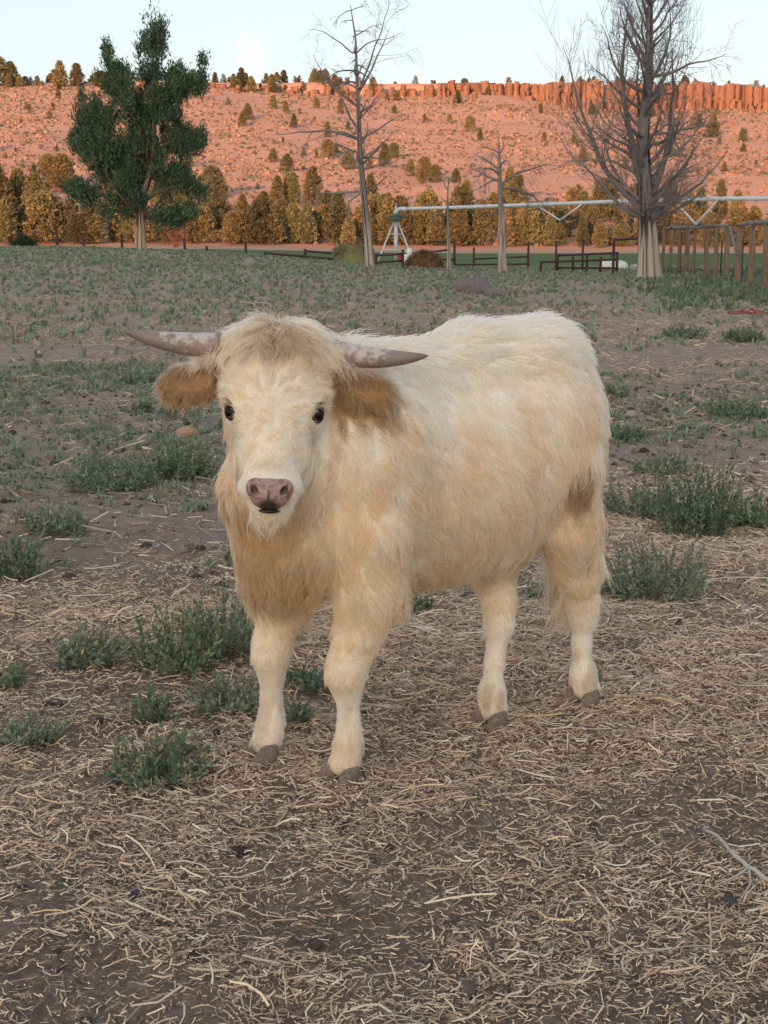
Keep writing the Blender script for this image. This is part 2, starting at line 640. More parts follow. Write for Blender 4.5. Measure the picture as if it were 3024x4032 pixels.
def rock(x, y, wd, dp, h, z=None):
    o = bpy.data.objects.new('rock_column', random.choice(ROCKS))
    COL.objects.link(o)
    z = float(Hz(x, y)) - 0.8 if z is None else z
    o.location = (x, y - 520, z - 48)
    o.scale = (wd, dp, h)
    o.rotation_euler = (random.uniform(-.05, .05), random.uniform(-.06, .06), random.uniform(0, 6.28))
    o.parent = cliff


x = 20.0
while x < 215:
    wd = random.choice((random.uniform(1.4, 3.0), random.uniform(2.5, 6.5)))
    y0 = 521.5 + random.uniform(-2.2, 1.6)
    h = float(Hz(x, 530) - Hz(x, y0)) + 0.8 + random.uniform(-1.0, 0.35)
    rock(x, y0, wd * 1.45, random.uniform(3, 5.5), h)
    if random.random() < 0.6:
        rock(x + random.uniform(-1, 1), 518.5 + random.uniform(-1, 0.8), wd * 0.8, random.uniform(2, 3.5), h * random.uniform(0.25, 0.6))
    x += wd * 0.62
for _ in range(70):                              # broken outcrops further along the rim
    x = random.uniform(-95, 30)
    h = random.uniform(1.5, 4.5) * (0.6 + 0.5 * (x > -40))
    rock(x, 519 + random.uniform(-3, 2), random.uniform(2, 5), random.uniform(2, 4), h)
for _ in range(40):                              # fallen blocks below the wall
    x = random.uniform(-60, 150)
    yy = 505 + random.uniform(-14, 10)
    rock(x, yy, random.uniform(1, 2.4), random.uniform(1, 2.2), random.uniform(0.9, 1.9), float(Hz(x, yy)) - 0.3)

# ---- conifers: crowns of many small needle sprays
def spray_crown(n, prof, H, Rmax, leaf, col, col2, seed, gap=0.47, per=7):
    """n sprays spread through a crown of radius Rmax*prof(t), each of `per` small blades pointing up and out"""
    r = np.random.default_rng(seed)
    t = r.random(n * 3) ** 0.85
    a = r.random(n * 3) * 2 * np.pi
    q = r.random(n * 3) ** 0.42
    lob = 0.48 + 0.98 * fbm(np.stack([np.cos(a) * 1.6, np.sin(a) * 1.6, t * H * 0.55], -1) + seed, 2, seed)
    R_ = Rmax * prof(t) * lob * q
    P = np.stack([R_ * np.cos(a), R_ * np.sin(a), t * H], -1)
    k = fbm(P * (2.6 / Rmax) + seed * 5, 3, seed) > gap - 0.1 * r.random(n * 3)
    P, t, a = P[k][:n], t[k][:n], a[k][:n]
    n = len(P)
    dr = np.stack([np.cos(a), np.sin(a), np.full(n, 0.0)], -1) * (0.55 + 0.5 * (1 - t))[:, None] + np.array([0, 0, 0.85])
    P = np.repeat(P, per, 0) + r.normal(size=(n * per, 3)) * leaf * 0.55
    d = unit(np.repeat(dr, per, 0) + 0.55 * r.normal(size=(n * per, 3)))
    s_ = unit(np.cross(d, r.normal(size=d.shape)))
    L = leaf * r.uniform(0.6, 1.5, n * per)[:, None]
    wd = leaf * 0.30 * r.uniform(0.7, 1.3, n * per)[:, None]
    V = np.stack([P - d * L * 0.4, P + s_ * wd, P + d * L, P - s_ * wd], 1).reshape(-1, 3)
    F = np.arange(len(V)).reshape(-1, 4)
    tone = np.repeat(r.random(n), per)
    c = np.asarray(col) + (np.asarray(col2) - np.asarray(col)) * tone[:, None]
    c = c * r.uniform(0.8, 1.2, n * per)[:, None]
    return V, F, np.repeat(c, 4, 0)


M_NEEDLE = mat('conifer_needles', attr='col', rough=0.8, spec=0.1, trans=0.12)
_t = M_NEEDLE.node_tree                          # each tree its own shade
_oi = _t.nodes.new('ShaderNodeObjectInfo')
_mr = _t.nodes.new('ShaderNodeMapRange'); _mr.inputs[3].default_value = 0.62; _mr.inputs[4].default_value = 1.28
_t.links.new(_oi.outputs['Random'], _mr.inputs[0])
_hs = _t.nodes.new('ShaderNodeHueSaturation')
_hr = _t.nodes.new('ShaderNodeMapRange'); _hr.inputs[3].default_value = 0.485; _hr.inputs[4].default_value = 0.535
_mm = _t.nodes.new('ShaderNodeMath'); _mm.operation = 'FRACT'
_m2 = _t.nodes.new('ShaderNodeMath'); _m2.operation = 'MULTIPLY'; _m2.inputs[1].default_value = 7.3
_t.links.new(_oi.outputs['Random'], _m2.inputs[0]); _t.links.new(_m2.outputs[0], _mm.inputs[0]); _t.links.new(_mm.outputs[0], _hr.inputs[0])
_t.links.new(_hr.outputs[0], _hs.inputs['Hue']); _t.links.new(_mr.outputs[0], _hs.inputs['Value'])
_at = [n for n in _t.nodes if n.bl_idname == 'ShaderNodeAttribute'][0]
for _l in list(_at.outputs['Color'].links):
    _t.links.new(_hs.outputs[0], _l.to_socket)
_t.links.new(_at.outputs['Color'], _hs.inputs['Color'])
M_BARK = mat('conifer_bark', (0.16, 0.10, 0.075), 0.95, noise=[(8, 0.6, (0.08, 0.055, 0.045))])

PINES = []
for k in range(8):
    H_ = 1.0
    wide = (0.30, 0.36, 0.27, 0.40, 0.34, 0.29, 0.42, 0.25)[k]
    pw = (0.5, 0.42, 0.62, 0.36, 0.5, 0.55, 0.34, 0.65)[k]
    prof = lambda t, pw=pw: np.clip((1 - t) ** pw, 0, 1) * np.clip(0.55 + 3 * t, 0, 1)
    gold = [(0.31, 0.255, 0.135), (0.255, 0.235, 0.135), (0.35, 0.27, 0.135), (0.20, 0.195, 0.12)][k % 4]
    V, F, c = spray_crown(560, prof, H_, wide, 0.045, gold, (0.12, 0.115, 0.065), 100 + k, gap=0.46)
    V[:, 2] = V[:, 2] * 0.93 + 0.06
    crown = mesh_np('crown', V, [F], False, {'col': c})
    crown.materials.append(M_NEEDLE)
    mb = MB()
    mb.tube([(0, 0, -0.04), (0.004, 0, 0.3), (0, 0.005, 0.75)], [0.022, 0.017, 0.005], 6)
    tr = mesh_np('trunk', np.concatenate(mb.v), [np.concatenate(f) for f in mb.f.values()], True)
    tr.materials.append(M_BARK)
    PINES.append((crown, tr))


def pine(x, y, h, label, group, wsc=1.0, parts=True):
    ki = random.randrange(8)
    crown, tr = PINES[ki]
    wid = (0.30, 0.36, 0.27, 0.40, 0.34, 0.29, 0.42, 0.25)[ki] * wsc
    label = label.format(('slender', 'narrow', 'full', 'broad')[int(np.clip((wid - 0.26) / 0.055, 0, 3))] + ' ' + ('short' if h < HREF[group] else 'tall'))
    if parts:
        o = empty('conifer_tree', (x, y, float(Hz(x, y))), label, 'tree', group, random.uniform(0, 6.28))
        o.scale = (h * wsc, h * wsc, h)
        c = bpy.data.objects.new('crown', crown); COL.objects.link(c); c.parent = o
        t = bpy.data.objects.new('trunk', tr); COL.objects.link(t); t.parent = o
    else:
        o = bpy.data.objects.new('conifer_tree', crown); COL.objects.link(o)
        o.location = (x, y, float(Hz(x, y)) - 0.04 * h)
        o.rotation_euler = (0, 0, random.uniform(0, 6.28))
        o.scale = (h * wsc, h * wsc, h)
        tag(o, label, 'tree', group)
    return o


random.seed(21)
HREF = {}
G1 = 'conifers in the belt at the foot of the hill'
HREF[G1] = 6.4
L1 = '{} golden sunlit conifer in the dense belt at the foot of the hill'
xx = -66.0
while xx < 68:                                    # front row
    dens_ = 1.0 if xx < 24 else 0.7
    pine(xx + random.uniform(-1, 1), 209 + random.uniform(0, 5), random.uniform(4.2, 7.8) * (1 if xx < 22 else 0.8), L1, G1, random.uniform(0.9, 1.2))
    xx += random.uniform(1.3, 2.6) / dens_
for _ in range(80):                               # behind it, thinning up the slope
    x = random.uniform(-74, 66)
    u = random.random() ** 1.7
    if x > 25 and random.random() < 0.55:
        continue
    pine(x, 216 + u * (75 if x < -5 else 50), random.uniform(4.4, 7.4), L1, G1, random.uniform(0.85, 1.15))
G2 = 'small conifers dotted over the open slope'
HREF[G2] = 3.8
L2 = '{} small conifer standing alone among sagebrush on the open slope'
for _ in range(68):
    u = random.random()
    y = 275 + 235 * u
    x = random.uniform(-0.31, 0.31) * y
    pine(x, y, random.uniform(2.2, 5.6), L2, G2, random.uniform(0.9, 1.35), False)
G3 = 'small conifers along the rim'
HREF[G3] = 3.4
L3 = '{} small dark conifer on the hill rim against the sky'
for _ in range(72):
    x = random.choice((random.uniform(-165, -20), random.uniform(-165, 20), random.uniform(-165, 170)))
    hgt = random.uniform(2.0, 5.0) * (1.25 if x < -20 else 0.8)
    pine(x, random.uniform(526, 545) if x > -10 else random.uniform(512, 545), hgt, L3, G3, random.uniform(0.9, 1.5), False)
HREF['tall conifers on the rim'] = 7.7
for x, h in ((-141, 10.5), (-136, 8.5), (-118, 9.0), (-112, 8), (-52, 7.5), (-18, 7.0), (-4, 6.5)):
    pine(x, 519, h, '{} big conifer rising above the others on the hill rim', 'tall conifers on the rim', 1.3, True)


# the rest of the far-off scatter, past the ones built singly
def far_scatter():
    r = np.random.default_rng(44)
    Vs, Fs, Cs, off = [], [], [], 0
    protos = []
    for k in range(6):
        pw = (0.5, 0.42, 0.62, 0.36, 0.5, 0.7)[k]
        V, F, c = spray_crown(70, lambda t, pw=pw: np.clip((1 - t) ** pw, 0, 1) * np.clip(0.55 + 3 * t, 0, 1), 1.0, 0.36, 0.11, (0.26, 0.20, 0.10), (0.10, 0.10, 0.06), 300 + k, 0.40, 5)
        protos.append((V, F, c))
    for i in range(340):
        if i >= 250:
            x, y, h = r.choice((-1, 1)) * r.uniform(67, 125), r.uniform(209, 250), r.uniform(3.5, 7.5)
        elif i >= 170:
            x, y, h = r.uniform(-70, 68), r.uniform(212, 238), r.uniform(2.5, 5.5)
        elif i < 110:
            x = r.choice((r.uniform(-165, -10), r.uniform(-165, 170)))
            y, h = r.uniform(518, 545), r.uniform(1.4, 3.6)
        else:
            y = r.uniform(270, 512)
            x, h = r.uniform(-0.31, 0.31) * y, r.uniform(1.2, 2.6)
        V, F, c = protos[r.integers(6)]
        Vs.append(V * np.array([h * 1.1, h * 1.1, h]) + np.array([x, y, float(Hz(x, y)) - 0.05]))
        Fs.append(F + off)
        Cs.append(c)
        off += len(V)
    o = link('distant_conifers', mesh_np('distant_conifers', np.concatenate(Vs), [np.concatenate(Fs)], False, {'col': np.concatenate(Cs)}), M_NEEDLE)
    tag(o, 'scattered stunted conifers on the far slope and rim', 'trees', kind='stuff')


far_scatter()
# ------------------------------------------------------------------ pasture trees
M_DEAD = mat('dead_wood', attr='col', rough=0.95, spec=0.1, bump=(9, 0.9, 0.03, (3, 3, 0.35)))


def bend(p0, d, L, n, up, wob, r):
    pts = [np.asarray(p0, float)]
    d = unit(np.asarray(d, float))
    for i in range(n):
        d = unit(d + np.array([0, 0, up / n]) + r.normal(size=3) * wob)
        pts.append(pts[-1] + d * L / n)
    return np.array(pts), d


def twigs(mb, pts, rad, r, level, L, col, up, wob, kids):
    """side shoots along a branch"""
    n = len(pts)
    for _ in range(kids):
        i = r.uniform(0.22, 0.98) * (n - 1)
        k = int(i)
        p = pts[k] + (pts[min(k + 1, n - 1)] - pts[k]) * (i - k)
        d = unit(pts[min(k + 1, n - 1)] - pts[max(k - 1, 0)])
        s_ = unit(np.cross(d, r.normal(size=3)))
        l2 = L * r.uniform(0.25, 0.6) * (1.15 - 0.6 * i / n)
        q, _ = bend(p, d * 0.7 + s_ * 0.8, l2, 5, up * 0.7, wob, r)
        r0 = max(0.30 * rad[min(k, n - 1)], 0.0050)
        mb.tube(q, np.linspace(r0, 0.0028, 6), 3, col * r.uniform(0.95, 1.35), cap=False)
        if level > 0:
            twigs(mb, q, np.linspace(r0, 0.004, 6), r, level - 1, l2, col, up, wob, max(2, kids // 2))


def trunk_mesh(path, rad, flute, colf, r, sides=48):
    path = np.asarray(path, float)
    n = len(path)
    a = np.linspace(0, 2 * np.pi, sides, endpoint=False)
    V = []
    C_ = []
    for i in range(n):
        t = i / (n - 1)
        fl = 1 + flute * (2.4 * (fbm(np.stack([np.cos(a) * 2.2 + 5, np.sin(a) * 2.2 + 3, np.full(sides, t * 3.0)], -1), 3, 3) - 0.5) + 0.25 * np.sin(a * 3 + 1 + t * 2)) * (1 - 0.6 * t)
        V.append(path[i] + (rad[i] * fl)[:, None] * np.stack([np.cos(a), np.sin(a), 0 * a], -1))
        C_.append(colf(t, a, path[i]))
    V = np.concatenate(V)
    i = np.arange(n - 1)[:, None] * sides
    j = np.arange(sides)[None]
    q = np.stack([i + j, i + (j + 1) % sides, i + sides + (j + 1) % sides, i + sides + j], -1).reshape(-1, 4)
    return V, q, np.concatenate(C_)


def catmull(P, m):
    P = np.asarray(P, float)
    t = np.linspace(0, len(P) - 1, m)
    return np.stack([np.interp(t, np.arange(len(P)), P[:, k]) for k in range(P.shape[1])], -1)


PALE = np.array([0.46, 0.40, 0.345]); GREY = np.array([0.255, 0.230, 0.228]); DARK = np.array([0.185, 0.170, 0.172])


def wood_col(pale_to, fade, seed):
    def f(t, a, p):
        st = fbm(np.stack([np.cos(a) * 5.5, np.sin(a) * 5.5, np.full(len(a), t * 4.0 + seed)], -1), 3, seed)
        pale = sst(pale_to + fade, pale_to - fade, t + 0.12 * (st - 0.5))
        c = GREY + (PALE - GREY) * pale[:, None]
        crack = sst(0.54, 0.63, st)
        return c * (1 - 0.80 * crack[:, None]) * (0.8 + 0.45 * vnoise(np.stack([np.cos(a) * 7, np.sin(a) * 7, np.full(len(a), t * 5.0)], -1), seed + 3))[:, None]
    return f


def dead_tree(base_px, top_px, Y, r0, label, trunk_pts, limbs, seed, pale_to, flute, twig_l):
    """limbs: list of (t along trunk, azimuth, length, elevation, upcurve, kids)"""
    r = np.random.default_rng(seed)
    b = W(*base_px, Y); b[2] = float(GZ(b[0], Y))
    root = empty('dead_tree', b, label, 'tree')
    tp = [W(px, py, Y + dy) for px, py, dy in trunk_pts]
    tp[0][2] = b[2] - 0.15
    path = catmull(np.array(tp), 46) - b
    t = np.linspace(0, 1, 46)
    rad = r0 * ((1 - t) ** 0.9 * 0.80 + 0.012) * (1 + 0.28 * np.exp(-t * 46 / 2.6)) + 0.008
    V, q, c = trunk_mesh(path, rad, flute, wood_col(pale_to, 0.05, seed % 7), r)
    link('trunk', mesh_np('trunk', V, [q], True, {'col': c}), M_DEAD, root)
    for (tt, az, L, el, up, kids) in limbs:
        k = int(tt * 45)
        p = path[k]
        d = np.array([math.cos(az) * math.cos(el), math.sin(az) * math.cos(el), math.sin(el)])
        pts, _ = bend(p, d, L, 10, up, 0.13, r)
        rr = max(0.018, min(rad[k] * 0.72, 0.020 + 0.017 * L))
        col = (DARK + (GREY - DARK) * r.random()) * r.uniform(0.9, 1.2)
        mb = MB()
        lr = np.linspace(rr, 0.006, 11)
        mb.tube(pts, lr, 6, col, cap=False)
        twigs(mb, pts, lr, r, twig_l, L, col, up, 0.17, kids)
        mb.build('limb', M_DEAD, root, True)
    return root


r_ = np.random.default_rng(3)
# broad dead tree beside the log fence
lim = []
for k in range(66):
    t = 0.19 + 0.76 * (k + r_.random()) / 66
    az = k * 2.4 + r_.normal() * 0.5
    L = (2.6 if t < 0.26 else 3.1 * (1 - 0.75 * max(0, t - 0.55) / 0.45)) * r_.uniform(0.6, 1.1)
    el = R(r_.uniform(-5, 30) if t < 0.35 else r_.uniform(5, 52))
    lim.append((t, az, L, el, r_.uniform(-0.2, 1.1), 13))
for az, L in ((0.15, 3.4), (3.3, 3.2)):
    lim.append((0.24, az, L, R(12), 1.3, 10))
for az, t0, L in ((2.9, 0.24, 5.6), (0.4, 0.30, 5.0), (3.6, 0.32, 6.0), (1.5, 0.36, 4.6)):   # upright leaders
    lim.append((t0, az, L, R(50), 2.4, 14))
dead_tree((2552, 1083), (2555, -280), 40.5, 0.37, 'broad leafless dead tree with thick pale split trunk beside the log fence', [(2552, 1083, 0), (2548, 900, 0), (2540, 780, 0.05), (2530, 560, 0.1), (2555, 300, 0), (2560, 0, 0), (2552, -330, 0)], lim, 11, 0.185, 0.34, 1)
# tall thin dead tree behind the hay bale; its main limbs leave the trunk at these heights
lim = []
for t, az, L, el, up, kd in ((0.30, 3.2, 1.9, 2, -0.1, 7), (0.29, 3.6, 1.2, -8, -1.6, 5), (0.31, 0.2, 1.3, 30, 0.4, 6), (0.50, 3.3, 3.0, 25, -0.5, 9), (0.53, 2.9, 1.9, 50, 0.6, 8), (0.50, 0.1, 1.9, 25, 0.1, 8), (0.60, 3.3, 2.3, 35, 0.7, 10), (0.59, 0.1, 1.3, 20, 0.2, 7),
                        (0.66, 0.15, 3.3, 58, -0.3, 12), (0.645, 0.4, 2.6, 55, -0.2, 9), (0.71, 3.1, 1.4, 25, -0.5, 6), (0.75, 3.2, 1.2, 20, -0.7, 6), (0.82, 3.0, 1.9, 18, -0.9, 6), (0.80, 0.1, 1.5, 45, 0.1, 6), (0.88, 0.1, 0.9, 20, -1.0, 5), (0.985, 3.3, 0.8, 10, -0.9, 5), (0.99, 0.2, 0.7, 18, 0.1, 4), (0.42, 3.0, 1.2, 25, 0.5, 7), (0.44, 0.3, 1.5, 25, 0.4, 7)):
    lim.append((t, az, L, R(el), up, kd))
for k in range(30):
    t = r_.uniform(0.36, 0.97)
    lim.append((t, r_.uniform(0, 6.28), 1.5 * (1.1 - t) + 0.25, R(r_.uniform(-10, 40)), r_.uniform(-0.9, 0.6), 5))
dead_tree((1452, 1040), (1375, 20), 47, 0.165, 'tall slender leafless dead tree with drooping twigs behind the hay bale', [(1456, 1045, 0), (1445, 900, 0), (1432, 760, 0), (1418, 620, 0), (1412, 450, 0), (1405, 300, 0), (1400, 150, 0), (1380, 22, 0)], lim, 12, 0.16, 0.12, 1)
# short dead tree with a broken top
lim = [(0.66, 3.4, 1.5, R(35), -1.9, 9), (0.70, 3.1, 1.2, R(45), -0.5, 8), (0.62, 2.8, 1.4, R(25), -1.0, 8), (0.56, -0.1, 2.3, R(30), -1.1, 10), (0.54, 0.25, 2.0, R(18), -1.2, 9), (0.84, 0.3, 0.6, R(50), 0.3, 5), (0.36, 3.3, 0.55, R(15), -0.8, 3), (0.72, 5.0, 1.1, R(30), -0.6, 7), (0.74, 1.4, 1.1, R(30), -0.6, 7), (0.86, 3.3, 0.8, R(35), -0.6, 6), (0.60, 3.9, 1.2, R(5), -0.8, 6)]
dead_tree((1975, 1046), (1965, 540), 46, 0.17, 'short leafless dead tree with broken top and arching side limbs', [(1978, 1050, 0), (1976, 900, 0), (1970, 760, 0), (1966, 640, 0), (1964, 540, 0)], lim, 13, 0.33, 0.10, 2)
# bare snag
lim = [(0.62, 0.2, 0.5, R(40), 0.4, 3), (0.8, 3.0, 0.6, R(55), 0.5, 3), (0.66, 3.4, 0.35, R(20), 0.2, 3), (0.9, 0.4, 0.3, R(50), 0.2, 2)]
dead_tree((1766, 1048), (1765, 690), 46.5, 0.07, 'thin bare snag of a dead sapling between two dead trees', [(1768, 1050, 0), (1766, 900, 0), (1762, 790, 0), (1766, 690, 0)], lim, 14, 0.25, 0.08, 1)


# ---- the living juniper
def juniper():
    Y = 62.0
    b = W(552, 985, Y); b[2] = float(GZ(b[0], Y))
    root = empty('juniper_tree', b, 'tall dark green juniper with several spires and a pale split trunk', 'tree')
    sc = Y / FPX
    P = lambda px, py, dy=0.0: W(px, py, Y + dy) - b
    r = np.random.default_rng(5)
    path = catmull(np.array([P(552, 992), P(552, 900), P(550, 850), P(566, 760), P(590, 680), P(606, 600), P(608, 450), P(604, 300), P(602, 120)]), 40)
    t = np.linspace(0, 1, 40)
    rad = 0.22 * (1 - t) ** 0.8 * (1 + 0.25 * np.exp(-t * 14)) + 0.02
    V, q, c = trunk_mesh(path, rad, 0.14, wood_col(0.30, 0.25, 4), r)
    link('trunk', mesh_np('trunk', V, [q], True, {'col': c * np.array([1.05, 0.9, 0.78])}), M_DEAD, root)
    for a_, e_ in (((552, 860), (430, 840)), ((560, 870), (720, 820)), ((575, 720), (650, 560)), ((560, 800), (690, 700)), ((552, 840), (640, 905)), ((548, 850), (420, 700)), ((600, 600), (780, 560)), ((590, 660), (400, 480)), ((600, 640), (480, 760))):
        p0, p1 = P(*a_), P(*e_, r.uniform(-2.2, 2.2))
        pts, _ = bend(p0, p1 - p0, np.linalg.norm(p1 - p0), 8, 0.3, 0.12, r)
        mb = MB()
        col = np.array([0.17, 0.13, 0.11])
        mb.tube(pts, np.linspace(0.075, 0.02, 9), 6, col, cap=False)
        twigs(mb, pts, np.linspace(0.075, 0.02, 9), r, 1, 2.2, col, 0.2, 0.15, 8)
        mb.build('limb', M_DEAD, root, True)
    # lobes of foliage: px x, px y, half width, half height (photo pixels), share
    lobes = [(605, 110, 48, 85, 60), (600, 215, 66, 95, 110), (604, 300, 62, 70, 70), (428, 235, 22, 62, 26), (432, 320, 50, 60, 50), (480, 300, 40, 55, 40), (795, 262, 16, 48, 14), (775, 320, 45, 45, 36), (690, 330, 55, 70, 60),
             (700, 395, 75, 70, 90), (560, 390, 120, 90, 170), (400, 390, 95, 75, 120), (350, 460, 60, 70, 70), (335, 560, 52, 62, 70), (400, 590, 90, 85, 140), (500, 520, 110, 100, 190), (640, 500, 110, 100, 180), (740, 560, 60, 60, 55), (790, 550, 26, 50, 14),
             (470, 680, 90, 80, 130), (590, 640, 100, 90, 130), (700, 690, 65, 50, 45), (520, 770, 80, 50, 60), (310, 745, 45, 26, 26), (360, 770, 50, 30, 26), (640, 780, 100, 45, 45), (760, 740, 60, 50, 22), (690, 860, 60, 30, 10), (430, 800, 60, 40, 34), (470, 850, 70, 32, 26), (640, 850, 95, 36, 34), (560, 815, 60, 40, 30), (740, 830, 50, 36, 18)]
    Ps, thr = [], []
    for cx, cy, hw, hh, sh in lobes:
        n = int(sh * 9)
        v = r.normal(size=(n, 3)); v = unit(v) * (r.random(n) ** 0.45)[:, None]
        depth = min(hw * 1.25, 130)
        thr.append(np.full(n, 0.475 if hw < 70 else 0.535))
        Ps.append(np.stack([v[:, 0] * hw * sc, v[:, 1] * depth * sc + r.normal() * 0.25, v[:, 2] * hh * sc], -1) + P(cx, cy))
    Ps = np.concatenate(Ps)
    g = fbm(Ps * 1.7, 3, 77)
    Ps = Ps[g > np.concatenate(thr) + 0.06 * r.random(len(Ps))]
    n = len(Ps)
    per = 10
    axis = P(604, 500)
    out = Ps - axis; out[:, 2] *= 0.15
    d0 = unit(unit(out) * 0.5 + np.array([0, 0, 1.0]))
    Q = np.repeat(Ps, per, 0) + r.normal(size=(n * per, 3)) * np.array([0.085, 0.085, 0.17])
    d = unit(np.repeat(d0, per, 0) + 0.45 * r.normal(size=(n * per, 3)))
    s_ = unit(np.cross(d, r.normal(size=d.shape)))
    L = r.uniform(0.07, 0.19, n * per)[:, None]
    wd = r.uniform(0.014, 0.034, n * per)[:, None]
    V = np.stack([Q - d * L * 0.5, Q + s_ * wd, Q + d * L, Q - s_ * wd], 1).reshape(-1, 3)
    tone = np.repeat(r.random(n), per)[:, None]
    c = np.array([0.050, 0.085, 0.055]) + tone * np.array([0.075, 0.09, 0.04])
    c = c * r.uniform(0.75, 1.25, (n * per, 1))
    link('crown', mesh_np('crown', V, [np.arange(len(V)).reshape(-1, 4)], False, {'col': np.repeat(c, 4, 0)}), M_NEEDLE, root)


juniper()

# reddish leafless bush and a green shrub by the far fence
def twig_bush(px, py, Y, wpx, hpx, n, col, name, label, leaf=None):
    b = W(px, py, Y); b[2] = float(GZ(b[0], Y))
    root = empty(name, b, label, 'shrub')
    r = np.random.default_rng(int(px))
    sc = Y / FPX
    mb = MB()
    tips = []
    for _ in range(n):
        az = r.uniform(0, 6.28)
        d = np.array([math.cos(az) * wpx / hpx * 0.55 * r.random(), math.sin(az) * wpx / hpx * 0.55 * r.random(), 1.0])
        pts, _ = bend((r.normal() * 0.1, r.normal() * 0.1, 0), d, hpx * sc * r.uniform(0.6, 1.15), 6, -0.3, 0.2, r)
        mb.tube(pts, np.linspace(0.014, 0.004, 7), 4, np.asarray(col) * r.uniform(0.8, 1.2), cap=False)
        twigs(mb, pts, np.linspace(0.014, 0.004, 7), r, 0, 1.0, np.asarray(col), 0.1, 0.2, 6)
        tips.append(pts[2:])
    mb.build('stems', M_DEAD, root)
    if leaf is not None:
        tp = np.concatenate(tips)
        m = len(tp) * 16
        Q = np.repeat(tp, 16, 0) + r.normal(size=(m, 3)) * 0.10
        d = unit(r.normal(size=(m, 3)) + np.array([0, 0, 0.8])); s_ = unit(np.cross(d, r.normal(size=d.shape)))
        V = np.stack([Q - d * 0.03, Q + s_ * 0.025, Q + d * 0.08, Q - s_ * 0.025], 1).reshape(-1, 3)
        link('leaves', mesh_np('leaves', V, [np.arange(len(V)).reshape(-1, 4)], False, {'col': np.repeat(np.asarray(leaf) * r.uniform(0.7, 1.3, (m, 1)), 4, 0)}), M_NEEDLE, root)


twig_bush(690, 985, 190, 260, 130, 60, (0.30, 0.13, 0.10), 'red_twig_bush', 'reddish leafless thicket beyond the field behind the juniper')
twig_bush(95, 978, 60, 150, 50, 60, (0.08, 0.08, 0.05), 'green_shrub', 'low dark green leafy shrub under the wire fence posts', (0.06, 0.11, 0.05))
# ------------------------------------------------------------------ the calf
PHI = math.atan2(-0.6, -0.8)                   # heading
CZ = float(Hz(CALF_C[0], CALF_C[1]))
cph, sph = math.cos(PHI), math.sin(PHI)


def w2l(p):
    p = np.asarray(p, float)
    dx, dy = p[..., 0] - CALF_C[0], p[..., 1] - CALF_C[1]
    return np.stack([dx * cph + dy * sph, -dx * sph + dy * cph, p[..., 2] - CZ], -1)


def l2w(p):
    p = np.asarray(p, float)
    return np.stack([CALF_C[0] + p[..., 0] * cph - p[..., 1] * sph, CALF_C[1] + p[..., 0] * sph + p[..., 1] * cph, p[..., 2] + CZ], -1)


# head frame (world axes): X towards the calf's left, D down the face, N out of the face
HO = w2l(W(1092, 1292, 3.02))
_Xw = np.array([1.0, 0.03, -0.045]); _Xw /= np.linalg.norm(_Xw)
_Dw = np.array([-0.035, -0.50, -0.866]); _Dw -= _Xw * (_Dw @ _Xw); _Dw /= np.linalg.norm(_Dw)
_Nw = np.cross(_Dw, _Xw)
_rot = np.array([[cph, sph, 0], [-sph, cph, 0], [0, 0, 1]])
HX, HD, HN = _rot @ _Xw, _rot @ _Dw, _rot @ _Nw
HM = np.stack([HX, HD, HN], 1)                 # columns: head axes in calf axes


HS = np.array([0.91, 0.87, 1.0])


def h2l(p):
    return HO + (np.asarray(p, float) * HS) @ HM.T


def l2h(p):
    return ((np.asarray(p, float) - HO) @ HM) / HS


